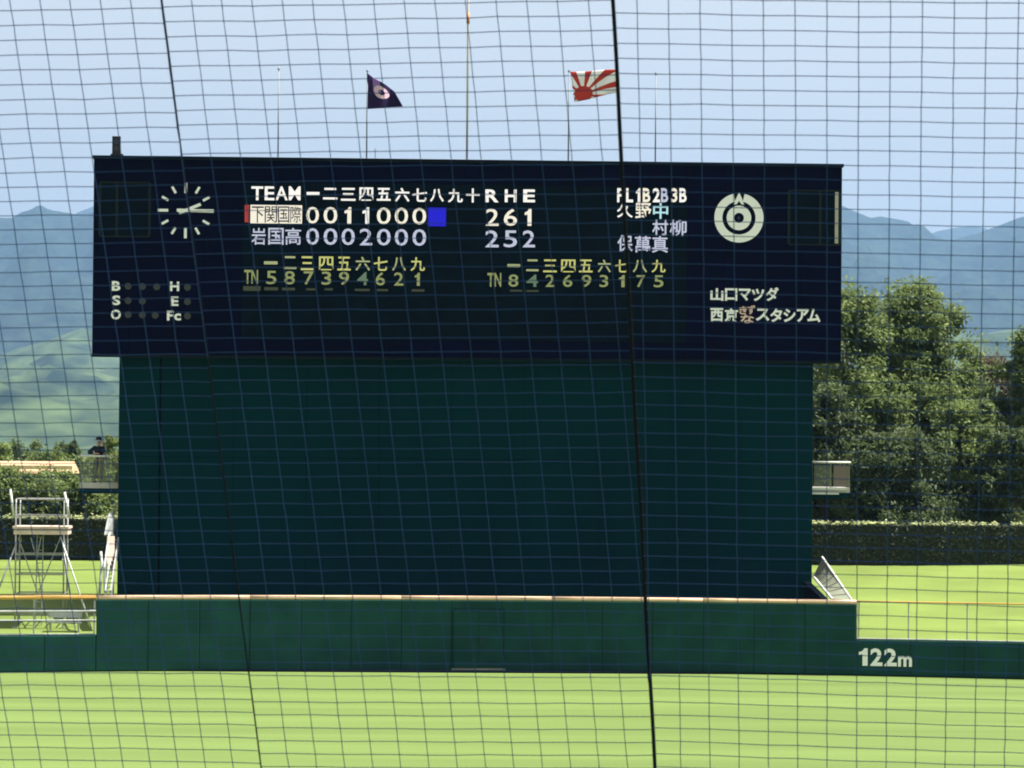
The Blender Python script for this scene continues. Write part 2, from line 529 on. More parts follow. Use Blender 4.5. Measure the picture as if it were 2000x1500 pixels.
# LED screen
scr = MB().box(SX0 + .02, SX1 - .02, YB + .03, YB + .058, SZ0 + .02, SZ1 - .02).build('led_screen', M['screen'], sb)
nx_, nz_ = 17, 6
for i in range(nx_):
    for j in range(nz_):
        a, b = SX0 + .02 + (SX1 - SX0 - .04) * i / nx_, SX0 + .02 + (SX1 - SX0 - .04) * (i + 1) / nx_
        c, d = SZ0 + .02 + (SZ1 - SZ0 - .04) * j / nz_, SZ0 + .02 + (SZ1 - SZ0 - .04) * (j + 1) / nz_
        MB().box(a + .004, b - .004, YB + .004 + random.uniform(-.002, .002), YB + .0295, c + .004, d - .004).build('screen_module', M['screen'], scr)
YT = YB - .012
def led(name, c, s):
    return mat(name, tuple(x * .05 for x in c), 0.6, emit=(c, s))
LW = led('led_white', (1, .97, .92), .36)
LW2 = led('led_white_warm', (1, .93, .78), .34)
LWB = led('led_white_cool', (.74, .78, 1), .25)
LCY = led('led_cyan_white', (.55, .92, 1), .30)
LY = led('led_yellow', (.80, .80, .26), .24)
LY2 = led('led_yellow_pale', (.62, .68, .34), .20)
LYD = led('led_dim_olive', (.46, .52, .20), .19)
LYG = led('led_dim_green', (.26, .42, .26), .15)
LYX = led('led_faint', (.30, .36, .20), .035)
LR = led('led_red', (.8, .08, .06), .16)
LB = led('led_blue', (.012, .002, 1), .22)
LD = mat('led_dark_on_white', (.01, .012, .015), .7)
def G(ch, a, b, t, bt, m, bold=.012, nm='led_character'):
    return pxglyph(ch, a, b, t, bt, YT, m, scr, nm, depth=.012, bold=bold)
def bar(a, b, t, bt, m, y=YT, nm='led_block'):
    p, q = P(a, (t + bt) / 2, y), P(b, (t + bt) / 2, y)
    u, v = P((a + b) / 2, t, y), P((a + b) / 2, bt, y)
    return MB().box(p.x, q.x, y, y + .012, v.z, u.z).build(nm, m, scr)
for ch, a, b in (('T', 491, 514), ('E', 517, 536), ('A', 538, 562), ('M', 564, 587)):
    G(ch, a, b, 364, 391, LW, .016)
for ch, a, b, t, bt in (('一', 599, 624, 375, 381), ('二', 631, 659, 367, 389.5), ('三', 666, 694.5, 367, 392), ('四', 702, 729, 366, 392),
                        ('五', 736, 763, 367, 392), ('六', 771, 800, 367, 394), ('七', 805, 834, 368, 394), ('八', 840, 867, 369, 394),
                        ('九', 875, 904, 369, 395.5), ('十', 910, 937, 368, 395.5)):
    G(ch, a, b, t, bt, LW, .022)
for ch, a, b in (('R', 948, 974), ('H', 986, 1009), ('E', 1022, 1045)):
    G(ch, a, b, 370, 395, LW, .028)
bar(478, 486.5, 400, 434, LR)
bar(489, 590, 400.5, 436.5, LW2)
for ch, a, b in (('下', 491.5, 515), ('関', 517, 541), ('国', 543, 565), ('際', 567, 588)):
    pxglyph(ch, a, b, 403, 435, YT - .008, LD, scr, 'led_character', depth=.006, bold=.003)
for i, (ch, a, b) in enumerate((('0', 598, 623), ('0', 632, 659), ('1', 673, 686), ('1', 708, 721), ('0', 736, 763), ('0', 771, 797), ('0', 805.5, 832.5))):
    G(ch, a, b, 404 + i * .3, 436.5 + i * .35, LW2 if i not in (3,) else LW, .004)
bar(836.5, 871, 405.5, 442, LB)
for ch, a, b in (('岩', 491, 519), ('国', 524, 554), ('高', 557, 588)):
    G(ch, a, b, 445, 478, LWB, .010)
for i, (ch, a, b) in enumerate((('0', 598, 623), ('0', 632, 659), ('0', 667, 693), ('2', 702.5, 727), ('0', 736, 763), ('0', 771, 797), ('0', 805.5, 832.5))):
    G(ch, a, b, 445.5 + i * .35, 478 + i * .35, LWB, .004)
for ch, a, b in (('2', 949, 974), ('6', 984, 1010), ('1', 1025, 1038)):
    G(ch, a, b, 407.5, 441, LW2, .008)
for ch, a, b in (('2', 948, 974), ('5', 984, 1010), ('2', 1021, 1045)):
    G(ch, a, b, 450, 483, LWB, .008)
for ch, a, b, m_ in (('P', 1205.5, 1219, LW), ('L', 1223, 1236.5, LW), ('1', 1242, 1251, LW), ('B', 1255.5, 1270, LW2), ('2', 1275, 1289, LW), ('B', 1291, 1305, LWB), ('3', 1311, 1323, LW2), ('B', 1327, 1341, LW)):
    G(ch, a, b, 367.5, 395, m_, .026)
for ch, a, b, t, bt, m_ in (('久', 1205, 1236, 397.5, 425, LW), ('野', 1241, 1272, 396.5, 427.5, LW2), ('中', 1275.5, 1305, 396.5, 427.5, LCY),
                            ('村', 1274, 1305, 429, 460, LWB), ('柳', 1308, 1341, 429, 461, LWB), ('保', 1206, 1236, 459, 492, LWB),
                            ('萬', 1240, 1271, 461, 493, LWB), ('真', 1273, 1305, 461, 493.5, LWB)):
    G(ch, a, b, t, bt, m_, .014)
KJ = '一二三四五六七八九'
for (xs2, y0_, y1_, sl_) in (([(515.6, 542), (554, 579), (587.6, 612.4), (623, 651), (659, 685), (694, 723), (730, 757), (766, 793), (801.6, 830)], 500, 527, .3),
                             ([(991, 1016), (1028, 1052), (1061, 1087.5), (1096, 1124), (1131, 1157.5), (1167.5, 1193), (1201, 1227), (1236, 1264), (1272.5, 1300)], 506.5, 531.5, .1)):
    for i, (a, b) in enumerate(xs2):
        t, bt = y0_ + i * sl_, y1_ + i * sl_
        if i == 0:
            t, bt = (t + bt) / 2 - 3.2, (t + bt) / 2 + 2.8
        elif i == 1:
            bt -= 2
        G(KJ[i], a, b, t, bt, (LY2, LY2, LY, LY, LY, LY2, LY, LY2, LY)[i], .016)
for i, (ch, a, b) in enumerate((('5', 520, 540), ('8', 555, 576), ('7', 593, 613), ('3', 628, 647), ('9', 662, 682), ('4', 697.6, 719), ('6', 733.6, 752), ('2', 769.6, 788), ('1', 810, 820))):
    G(ch, a, b, 529 + i * .45, 555 + i * .4, LYG if ch == '4' else LYD, .010)
for i, (ch, a, b) in enumerate((('8', 993, 1012.5), ('4', 1028, 1051), ('2', 1065.5, 1083), ('6', 1099.5, 1118), ('9', 1136, 1155), ('3', 1171, 1188), ('1', 1209, 1220), ('7', 1243, 1260), ('5', 1277, 1296))):
    G(ch, a, b, 536 + i * .2, 560 + i * .15, LYG if ch == '4' else LYD, .010)
for x_, t, bt in ((477, 527, 554), (952, 533, 560)):
    G('T', x_, x_ + 13, t, bt, LYD, .02)
    G('N', x_ + 14, x_ + 27, t, bt, LYD, .02)
for a, b, t, bt in ((475, 509, 559, 568), (516, 543, 561, 567), (551, 576, 562, 567), (598, 616, 563, 567), (634, 650, 563, 567), (693, 722, 564, 568.5), (736, 758, 564.5, 568.5), (804, 829, 565, 569.5), (996, 1020, 566, 569.5), (1028, 1052, 566.5, 570)):
    bar(a, b, t, bt, LYX)
# painted lettering on the cladding
YS = YB - .030
def S(ch, a, b, t, bt, bold=.03, m=None, nm='letter'):
    return pxglyph(ch, a, b, t, bt, YS, m or M['sign'], sb, nm, depth=.02, bold=bold)
for ch, a, b, t, bt in (('山', 1387.5, 1413, 563, 587.5), ('口', 1416, 1440, 563, 587.5), ('マ', 1443, 1467, 563.5, 587.5), ('ツ', 1468, 1493, 564, 588), ('ダ', 1495, 1521, 561, 588),
                        ('西', 1387.5, 1412.5, 601.5, 628), ('京', 1415, 1442, 602, 628.5), ('ス', 1476, 1503, 602, 627), ('タ', 1504, 1528, 602, 629), ('シ', 1530, 1554, 602.5, 629), ('ア', 1556, 1580, 603, 629), ('ム', 1577, 1602.5, 603, 629.5)):
    S(ch, a, b, t, bt, .034)
for ch, a, b, t, bt in (('き', 1444, 1459, 598, 614), ('ず', 1460, 1475, 596, 614), ('な', 1446, 1473, 614.5, 631.5)):
    S(ch, a, b, t, bt, .03, M['pinksign'])
for ch, a, b, t, bt in (('B', 218.5, 235, 549, 568), ('S', 219, 235, 577, 596), ('O', 216.5, 236, 604.5, 624), ('H', 332, 350, 550, 568.5), ('E', 334, 348.5, 579, 597.5), ('F', 326, 339, 607, 626), ('c', 340, 353.5, 612, 626)):
    S(ch, a, b, t, bt, .035)
def disc(cx, cy, r, y, m, parent, nm, n=16, d=.02, r_in=0, a0=0, a1=2 * math.pi):
    c = P(cx, cy, y)
    s = (P(cx + 10, cy, y).x - c.x) / 10
    m2 = MB()
    if r_in == 0 and a1 - a0 > 6.28:
        m2.prism([(c.x + math.cos(2 * math.pi * i / n) * r * s, c.z + math.sin(2 * math.pi * i / n) * r * s) for i in range(n)], y, y + d)
    else:
        for i in range(n):
            p, q = a0 + (a1 - a0) * i / n, a0 + (a1 - a0) * (i + 1) / n
            ring = [(c.x + math.cos(t_) * rr * s, c.z + math.sin(t_) * rr * s) for t_, rr in ((p, r_in), (p, r), (q, r), (q, r_in))]
            m2.prism(ring, y, y + d)
    return m2.build(nm, m, parent)
for cx, cy in ((250, 559), (278, 559.5), (306, 560), (366, 561), (250, 587), (278, 588), (366, 589), (250, 614.5), (278, 615), (303, 615.5), (366, 617)):
    disc(cx, cy, 6.8, YB - .02, M['lampoff'], sb, 'count_lamp', 14)
# clock
clk = disc(362.5, 411, 62, YB - .010, M['navy'], sb, 'clock_face', 40, .008)
cc = P(362.5, 411, YS)
sc_ = P(372.5, 411, YS).x - P(362.5, 411, YS).x
sc_ /= 10
def strip(ang, ra, rb_, wd, y, m, nm, par):
    d_ = Vector((math.sin(ang), math.cos(ang)))
    n_ = Vector((d_.y, -d_.x))
    m2 = MB()
    m2.prism([(cc.x + (d_.x * r_ + n_.x * w_) * sc_, cc.z + (d_.y * r_ + n_.y * w_) * sc_) for r_, w_ in ((ra, -wd), (ra, wd), (rb_, wd), (rb_, -wd))], y, y + .02)
    return m2.build(nm, m, par)
for h in range(12):
    if h % 3 == 0:
        strip(h * math.pi / 6, 34, 54.5, 2.7, YS, M['sign'], 'hour_mark', clk)
    else:
        strip(h * math.pi / 6, 39, 53.5, 2.4, YS, M['sign'], 'hour_mark', clk)
strip(R(91), -17, 55, 3.0, YS - .05, M['sign'], 'minute_hand', clk)
strip(R(67), -14, 32, 3.0, YS - .025, M['sign'], 'hour_hand', clk)
# round emblem
em = disc(1443.3, 425.5, 48, YS, M['sign'], sb, 'emblem', 48, .02, 32.5, R(103), R(437))
disc(1443.3, 425.5, 24, YS, M['sign'], em, 'emblem_ring', 30, .02, 9.8, 0, 2 * math.pi)
disc(1443.3, 425.5, 2.6, YS, M['lampoff'], em, 'emblem_dot', 8, .02)
ce = P(1443.3, 425.5, YS)
m2 = MB()
for pg in ([(0, 50.5), (-6, 38), (-10, 26), (-4.5, 27), (0, 33.5)], [(0, 50.5), (0, 33.5), (4.5, 27), (10, 26), (6, 38)]):
    m2.prism([(ce.x + x_ * sc_, ce.z + z_ * sc_) for x_, z_ in pg], YS, YS + .02)
m2.build('emblem_peak', M['sign'], em)
# service hatches with frames left and right of the board
def hatch(a, b, t, bt, mids, white=None):
    y = YB - .03
    p, q = P(a, (t + bt) / 2, y), P(b, (t + bt) / 2, y)
    u, v = P((a + b) / 2, t, y), P((a + b) / 2, bt, y)
    h = MB().box(p.x + .05, q.x - .05, y + .010, y + .02, v.z + .05, u.z - .05).build('hatch', M['screen'], sb)
    f = MB()
    f.box(p.x, q.x, y - .03, y + .02, u.z - .05, u.z)
    f.box(p.x, q.x, y - .03, y + .02, v.z, v.z + .05)
    for x_ in [a] + mids + [b]:
        X = P(x_, (t + bt) / 2, y).x
        f.box(X - .045, X + .045, y - .028, y + .018, v.z + .052, u.z - .052)
    f.build('hatch_frame', FR2, h)
    if white:
        X0, X1 = P(white[0], 430, y).x, P(white[1], 430, y).x
        MB().box(X0, X1, y - .045, y - .031, v.z + .08, u.z - .08).build('white_strip', M['concrete'], h)
FR2 = mat('hatch_frame_grey', (.014, .021, .021), .8, spec=.05)
hatch(195, 292, 355, 463, [228])
hatch(1541, 1640, 371, 479, [1602], (1630.5, 1637))

# balconies
def balcony(x0, x1, zfl, zr_, nm_inf, white_bits):
    y0_, y1_ = YB + 1.0, YB + 3.4
    b = box('balcony', M['eye'], sb, x0, x1, y0_, y1_, zfl - .42, zfl - .22)
    box('floor_edge', M['concrete'], b, x0, x1, y0_ - .03, y1_, zfl - .215, zfl)
    rl = MB()
    rl.tube([(x0, y0_, zr_), (x1, y0_, zr_)], .045, 8)
    rl.build('handrail', M['white'], b, True)
    out = x0 if x0 < 0 and x0 < EL else x1
    MB().tube([(out, y0_, zr_), (out, y1_, zr_)], .045, 8).build('handrail', M['white'], b, True)
    for x_ in (x0 + .03, (x0 + x1) / 2, x1 - .03):
        MB().box(x_ - .025, x_ + .025, y0_ - .025, y0_ + .025, zfl + .002, zr_ - .04).build('post', M['mesh'], b)
    return b, y0_, y1_
zfl = P(190, 943, YB + 1).z
zrl = P(190, 891, YB + 1).z
bl, by0, by1 = balcony(P(157, 900, YB + 1).x, EL, zfl, zrl, '', None)
GL = bpy.data.materials.new("balcony_glass")
GL.use_nodes = True
gn = GL.node_tree
gb = gn.nodes["Principled BSDF"]
gb.inputs["Base Color"].default_value = (.30, .33, .26, 1)
gb.inputs["Roughness"].default_value = .15
gb.inputs["Alpha"].default_value = .20
MB().box(P(159, 900, by0).x, P(190, 900, by0).x, by0 - .008, by0 + .008, zfl + .06, zrl - .08).build('glass_pane', GL, bl)
MB().box(P(192, 900, by0).x, P(227, 900, by0).x, by0 - .008, by0 + .008, zfl + .06, zrl - .08).build('glass_pane', GL, bl)
zfr = P(1625, 952, YB + 1).z
zrr = P(1625, 903, YB + 1).z
br, _, _ = balcony(ER, P(1660, 930, YB + 1).x, zfr, zrr, '', None)
MB().box(P(1628, 930, by0).x, P(1657, 930, by0).x, by0 - .02, by0 + .02, zfr + .04, zrr - .10).build('infill_panel', M['taupe'], br)
MB().box(P(1590, 930, by0).x, P(1624, 930, by0).x, by0 - .008, by0 + .008, zfr + .04, zrr - .10).build('glass_pane', GL, br)
MB().box(ER + .02, P(1652, 960, by0).x, by0 - .10, by0 - .035, zfr - .10, zfr - .01).build('white_kickboard', M['white'], br)
MB().box(ER + .02, P(1638, 960, by0).x, by0 - .10, by0 - .035, zfr - .28, zfr - .17).build('white_kickboard', M['white'], br)

# loudspeaker / siren box on the roof
p0, p1 = P(219, 290, YB + .3), P(235, 290, YB + .3)
sp = thing('loudspeaker', 'small black upright speaker box on the left end of the scoreboard roof', 'loudspeaker', ((p0.x + p1.x) / 2, YB + .5, ZT + .12))
zt_ = P(227, 266, YB + .3).z
box('cabinet', M['black'], sp, p0.x, p1.x, YB + .3, YB + .62, ZT + .22, zt_)
box('foot', M['black'], sp, p0.x - .06, p1.x + .10, YB + .25, YB + .7, ZT + .122, ZT + .218)
for zz in (zt_ - .22, zt_ - .48):
    cxx = (p0.x + p1.x) / 2
    q = MB()
    q.prism([(cxx + math.cos(a_ * math.pi / 6) * .09, zz + math.sin(a_ * math.pi / 6) * .09) for a_ in range(12)], YB + .28, YB + .299)
    q.build('speaker_cone', M['lampoff'], sp)

# ------------------------------------------------------------------ flagpoles and flags
YP = YB + 2.0
def pole(px, pyt, label, r_=.028, top=None, base=None, pm='pole'):
    b = P(px, 300, YP)
    zt = top if top else P(px, pyt, YP).z
    t = thing('flagpole', label, 'flagpole', (b.x, YP, ZT + .12), 'flagpoles on the scoreboard roof')
    MB().tube([(b.x, YP, ZT + .122), (b.x, YP, zt)], [r_ * 1.15, r_ * .8], 8).build('shaft', M[pm], t, True)
    MB().tube([(b.x, YP, zt + .001), (b.x, YP, zt + .10)], [.055, .03], 8).build('finial', M['pole'], t, True)
    MB().box(b.x - .12, b.x + .12, YP - .12, YP + .12, ZT + .121, ZT + .17).build('base_plate', M['pole'], t)
    return t, b.x, zt
pole(543, 136, 'bare grey flagpole, leftmost on the scoreboard roof')
_, fx1, fz1 = pole(716, 140, 'grey flagpole flying the dark purple flag', .03)
tc, cx_, cz_ = pole(912, 0, 'tallest grey mast in the middle of the roof, running out of the picture', .042, top=31.5, pm='mast')
zb1, zb2 = P(912, 46, YP).z, P(912, 25, YP).z
MB().tube([(cx_, YP, zb1), (cx_, YP, zb2)], .07, 8).build('orange_band', M['orange'], tc, True)
_, fx2, fz2 = pole(1110, 140, 'grey flagpole flying the red and white rayed flag', .03)
pole(1280, 145, 'bare grey flagpole, rightmost on the scoreboard roof')
t = thing('short_rod', 'very short rod beside the pole of the purple flag', 'rod', (P(733, 300, YP).x, YP, ZT + .12))
xr_ = P(733, 300, YP).x
MB().tube([(xr_, YP, ZT + .122), (xr_, YP, P(733, 290, YP).z)], .02, 6).build('rod', M['pole'], t)

def flag(name, label, outline, u_of, matfn, px0):
    pass
def cloth_flag(name, label, corner, m, fold):
    # corner: bilinear control quad in photograph pixels (top hoist, top fly, bottom fly, bottom hoist)
    m3 = MB()
    nu, nv = 28, 18
    uvs = []
    for j in range(nv + 1):
        for i in range(nu + 1):
            u, v = i / nu, j / nv
            a, b, c, d = [Vector(q) for q in corner]
            p = a * (1 - u) * (1 - v) + b * u * (1 - v) + c * u * v + d * (1 - u) * v
            dx, dy, dd = fold(u, v)
            q = P(p.x + dx, p.y + dy, YP - 0.05 + dd)
            m3.v.append(tuple(q))
            uvs.append((u, v))
    for j in range(nv):
        for i in range(nu):
            k = j * (nu + 1) + i
            m3.f.append((k, k + nu + 1, k + nu + 2, k + 1))
    me = m3.mesh(name, m, True)
    uvl = me.uv_layers.new(name="UVMap")
    for lp in me.loops:
        uvl.data[lp.index].uv = uvs[lp.vertex_index]
    o = bpy.data.objects.new(name, me)
    COL.objects.link(o)
    md = o.modifiers.new('thick', 'SOLIDIFY')
    md.thickness = 0.01
    return tag(o, label, 'flag')
def nodes(m):
    n = m.node_tree
    return n, n.nodes["Principled BSDF"]
def math_node(n, op, a, b=None, c=None):
    x = n.nodes.new("ShaderNodeMath")
    x.operation = op
    for i, q in enumerate((a, b, c)):
        if q is None:
            continue
        if isinstance(q, (int, float)):
            x.inputs[i].default_value = q
        else:
            n.links.new(q, x.inputs[i])
    return x.outputs[0]
def flag_mat_rays():
    m = mat('rayed_flag_cloth', (.8, .8, .8), .8, spec=.1)
    n, b = nodes(m)
    uv = n.nodes.new("ShaderNodeUVMap")
    sp_ = n.nodes.new("ShaderNodeSeparateXYZ")
    n.links.new(uv.outputs[0], sp_.inputs[0])
    x = math_node(n, 'SUBTRACT', sp_.outputs[0], .22)
    y = math_node(n, 'SUBTRACT', .78, sp_.outputs[1])
    y = math_node(n, 'MULTIPLY', y, .72)
    ang = math_node(n, 'ARCTAN2', y, x)
    sw = math_node(n, 'SINE', math_node(n, 'MULTIPLY', ang, 11.0))
    ray_ = math_node(n, 'GREATER_THAN', sw, 0.25)
    dist = math_node(n, 'SQRT', math_node(n, 'ADD', math_node(n, 'MULTIPLY', x, x), math_node(n, 'MULTIPLY', y, y)))
    dsk = math_node(n, 'LESS_THAN', dist, .20)
    fac = math_node(n, 'MAXIMUM', ray_, dsk)
    mx = n.nodes.new("ShaderNodeMix")
    mx.data_type = 'RGBA'
    n.links.new(fac, mx.inputs[0])
    mx.inputs[6].default_value = (.92, .91, .92, 1)
    mx.inputs[7].default_value = (.62, .10, .07, 1)
    n.links.new(mx.outputs[2], b.inputs["Base Color"])
    tb = n.nodes.new("ShaderNodeBsdfTranslucent")
    n.links.new(mx.outputs[2], tb.inputs[0])
    ms = n.nodes.new("ShaderNodeMixShader")
    ms.inputs[0].default_value = .6
    n.links.new(b.outputs[0], ms.inputs[1])
    n.links.new(tb.outputs[0], ms.inputs[2])
    n.links.new(ms.outputs[0], n.nodes["Material Output"].inputs[0])
    return m
def flag_mat_purple():
    m = mat('purple_flag_cloth', (.02, .01, .06), .8, spec=.1)
    n, b = nodes(m)
    uv = n.nodes.new("ShaderNodeUVMap")
    sp_ = n.nodes.new("ShaderNodeSeparateXYZ")
    n.links.new(uv.outputs[0], sp_.inputs[0])
    x = math_node(n, 'SUBTRACT', sp_.outputs[0], .47)
    y = math_node(n, 'MULTIPLY', math_node(n, 'SUBTRACT', sp_.outputs[1], .42), 1.05)
    dist = math_node(n, 'SQRT', math_node(n, 'ADD', math_node(n, 'MULTIPLY', x, x), math_node(n, 'MULTIPLY', y, y)))
    ring = math_node(n, 'MULTIPLY', math_node(n, 'LESS_THAN', dist, .25), math_node(n, 'GREATER_THAN', dist, .11))
    up = math_node(n, 'LESS_THAN', sp_.outputs[1], .30)
    wedge = math_node(n, 'MULTIPLY', math_node(n, 'MULTIPLY', math_node(n, 'LESS_THAN', sp_.outputs[1], .45), math_node(n, 'GREATER_THAN', sp_.outputs[0], .20)), math_node(n, 'LESS_THAN', sp_.outputs[0], .46))
    mx = n.nodes.new("ShaderNodeMix")
    mx.data_type = 'RGBA'
    n.links.new(wedge, mx.inputs[0])
    mx.inputs[6].default_value = (.022, .010, .060, 1)
    mx.inputs[7].default_value = (.30, .15, .45, 1)
    m2_ = n.nodes.new("ShaderNodeMix")
    m2_.data_type = 'RGBA'
    n.links.new(ring, m2_.inputs[0])
    n.links.new(mx.outputs[2], m2_.inputs[6])
    m2_.inputs[7].default_value = (.72, .50, .62, 1)
    n.links.new(m2_.outputs[2], b.inputs["Base Color"])
    return m
cloth_flag('flag', 'dark purple flag with a pale ring emblem, drooping from its pole', [(717, 142), (770, 178), (787, 208), (717, 213)], flag_mat_purple(),
           lambda u, v: (0, math.sin(u * 7) * 1.2 * (1 - v) + (v * 0.0), math.sin(u * 9 + v * 2) * .16 * (.3 + u)))
cloth_flag('flag', 'red and white rayed flag blowing to the right against the sky', [(1114, 139), (1206, 137), (1210, 181), (1122, 198)], flag_mat_rays(),
           lambda u, v: (0, math.sin(u * 5 + .5) * 1.5, math.sin(u * 8 + v * 3) * .22 * (.3 + u)))

# ------------------------------------------------------------------ left: steel stair beside the building; right: sloping railing
def quadbar(a, b, wd, ht, name, m, parent):     # a bar between two world points, rectangular section
    a, b = Vector(a), Vector(b)
    t_ = (b - a).normalized()
    s_ = Vector((1, 0, 0)) if abs(t_.x) < .9 else Vector((0, 1, 0))
    u_ = t_.cross(s_).normalized()
    s_ = u_.cross(t_).normalized()
    q = []
    for p in (a, b):
        for i, j in ((-1, -1), (1, -1), (1, 1), (-1, 1)):
            q.append(p + s_ * (wd / 2 * i) + u_ * (ht / 2 * j))
    m_ = MB()
    m_.hexa(q)
    return m_.build(name, m, parent)
st = thing('stair', 'steel stair with pale side plates climbing left of the dark screen', 'stair', P(200, 1170, 136.3))
SA, SBt = P(206, 1160, 136.4), P(222, 1050, 141.4)    # lower and upper ends of the flight's outer stringer
quadbar(SA, SBt, .05, .30, 'stringer', M['steel'], st)
off = Vector((0.20, 0, 0))
quadbar(SA + off, SBt + off, .05, .30, 'stringer', M['steel'], st)
for i in range(13):
    p = SA.lerp(SBt, (i + .5) / 13)
    MB().box(p.x + .03, p.x + .17, p.y - .14, p.y + .14, p.z - .02, p.z + .02).build('tread', M['alu'], st)
up = Vector((0, 0, .95))
MB().tube([SA + Vector((-.06, 0, 1.0)), SBt + Vector((-.06, 0, 1.0)), SBt + Vector((-.06, .5, .9))], .045, 8).build('handrail', M['white'], st, True)
for q_ in (SA, SA + off, SBt, SBt + off):
    MB().tube([(q_.x, q_.y, bz(q_.x, q_.y) - .05), tuple(q_)], .035, 6).build('leg', M['steel'], st)
for i in range(5):
    p = SA.lerp(SBt, i / 4)
    MB().tube([p + Vector((-.04, 0, .05)), p + Vector((-.06, 0, 1.0))], .03, 6).build('baluster', M['steel'], st)
# pale side plates catching the sun
def sideplate(pts, y0_, y1_, m, name, parent):   # pts in photograph pixels with depth running y0..y1
    q = [P(*p) for p in pts]
    m_ = MB()
    n_ = len(q)
    m_.v = [tuple(v) for v in q] + [tuple(v + Vector((-.05, 0.0, 0))) for v in q]
    m_.f = [tuple(range(n_)), tuple(range(2 * n_ - 1, n_ - 1, -1))] + [(i, i + n_, (i + 1) % n_ + n_, (i + 1) % n_) for i in range(n_)]
    return m_.build(name, m, parent)
sideplate([(212, 1047, 138.6), (224, 1047, 139.9), (223, 1122, 139.9), (210, 1100, 138.2)], 0, 0, M['deck'], 'side_plate', st)
sideplate([(206, 1044, 138.6), (215, 1003, 139.8), (223, 1012, 140.2), (222, 1045, 140.2)], 0, 0, M['steel'], 'side_plate', st)
MB().tube([P(206, 1045, 139.5), P(211, 1014, 140.2), P(216, 1003, 140.6), P(221, 1012, 141.0)], .05, 8).build('handrail', M['white'], st, True)
MB().tube([P(197, 1078, 137.2), P(199, 1100, 136.9), P(194, 1162, 136.2)], .055, 8).build('newel_post', M['steel'], st, True)
# right
rr_ = thing('railing', 'short sloping railing with grey infill at the right end of the tall wall', 'railing', P(1640, 1175, 136.0))
a1, b1 = P(1664, 1173, 135.3), P(1606, 1088, 140.3)
a0, b0 = P(1625, 1170, 135.3), P(1588, 1125, 140.3)
MB().tube([a1, b1], .045, 8).build('top_rail', M['white'], rr_, True)
MB().tube([a0, b0], .055, 8).build('bottom_rail', M['white'], rr_, True)
for i in range(7):
    k0, k1 = (i + .06) / 7, (i + .94) / 7
    q = [a0.lerp(b0, k0), a0.lerp(b0, k1), a1.lerp(b1, k1), a1.lerp(b1, k0)]
    dn = Vector((-.008, 0, .02))
    m_ = MB()
    m_.v = [tuple(v) for v in q] + [tuple(v + Vector((.03, 0, 0))) for v in q]
    m_.f = [(0, 1, 2, 3), (7, 6, 5, 4)] + [(i_, i_ + 4, (i_ + 1) % 4 + 4, (i_ + 1) % 4) for i_ in range(4)]
    m_.build('infill_panel', M['mesh'], rr_)
    MB().tube([a0.lerp(b0, i / 7), a1.lerp(b1, i / 7)], .025, 6).build('baluster', M['taupe'], rr_)

# ------------------------------------------------------------------ scaffold tower on the left bank
YS1, YS2 = 137.3, 139.0
def SP(px, py, y=YS1):
    return P(px, py, y)
sc = thing('scaffold_tower', 'grey tube scaffold tower with plywood deck standing behind the low wall', 'scaffold', (SP(78, 1240).x, 138.1, bz(0, 138)))
gz = bz(0, YS1)
xl, xr2 = SP(31, 1040).x, SP(125, 1040).x
zd0, zd1 = SP(78, 1044).z, SP(78, 1028).z
for x_ in (xl, xr2):
    for y_ in (YS1, YS2):
        MB().tube([(x_, y_, bz(x_, y_) - .03), (x_, y_, SP(78, 975, YS1).z)], .035, 8).build('upright', M['alu'], sc, True)
        MB().box(x_ - .09, x_ + .09, y_ - .09, y_ + .09, bz(x_, y_) - .02, bz(x_, y_) + .04).build('base_plate', M['steel'], sc)
MB().box(xl - .12, xr2 + .18, YS1 - .1, YS2 + .1, zd1 - .09, zd1).build('deck_board', M['deck'], sc)
MB().box(xl - .08, xr2 + .14, YS1 - .06, YS2 + .06, zd0, zd1 - .12).build('deck_board', M['deck'], sc)
for py in (975, 1007):
    z_ = SP(78, py).z
    for y_ in (YS1, YS2):
        MB().tube([(xl, y_, z_), (xr2, y_, z_)], .028, 6).build('guard_rail', M['alu'], sc)
    for x_ in (xl, xr2):
        MB().tube([(x_, YS1, z_), (x_, YS2, z_)], .028, 6).build('guard_rail', M['alu'], sc)
MB().tube([SP(20, 955), SP(27, 1010)], .05, 8).build('guard_post', M['white'], sc, True)
MB().tube([SP(126, 961), SP(135, 1010)], .05, 8).build('guard_post', M['white'], sc, True)
for py in (1083, 1122, 1160, 1200):
    z_ = SP(78, py).z
    for y_ in (YS1, YS2):
        MB().tube([(xl, y_, z_), (xr2, y_, z_)], .026, 6).build('ledger', M['alu'], sc)
    for x_ in (xl, xr2):
        MB().tube([(x_, YS1, z_), (x_, YS2, z_)], .026, 6).build('ledger', M['alu'], sc)
for (a, b) in (((36, 1050), (74, 1160)), ((118, 1050), (74, 1160)), ((60, 1050), (72, 1090)), ((80, 1050), (72, 1090))):
    MB().tube([SP(*a, YS1 + .03), SP(*b, YS1 + .03)], .022, 6).build('brace', M['alu'], sc)
for (a, b, m_) in (((118, 1048), (180, 1232), 'white'), ((33, 1060), (-22, 1200), 'alu'), ((122, 1060), (140, 1180), 'alu')):
    MB().tube([SP(*a, YS1), P(b[0], b[1], YS1 - .5)], .033, 6).build('outrigger', M[m_], sc, True)
for x_ in (xl + .06, xr2 - .06):
    MB().tube([(x_, YS1 + .1, SP(78, 1095).z), (x_, YS2 - .1, SP(78, 1055).z)], .025, 6).build('brace', M['alu'], sc)
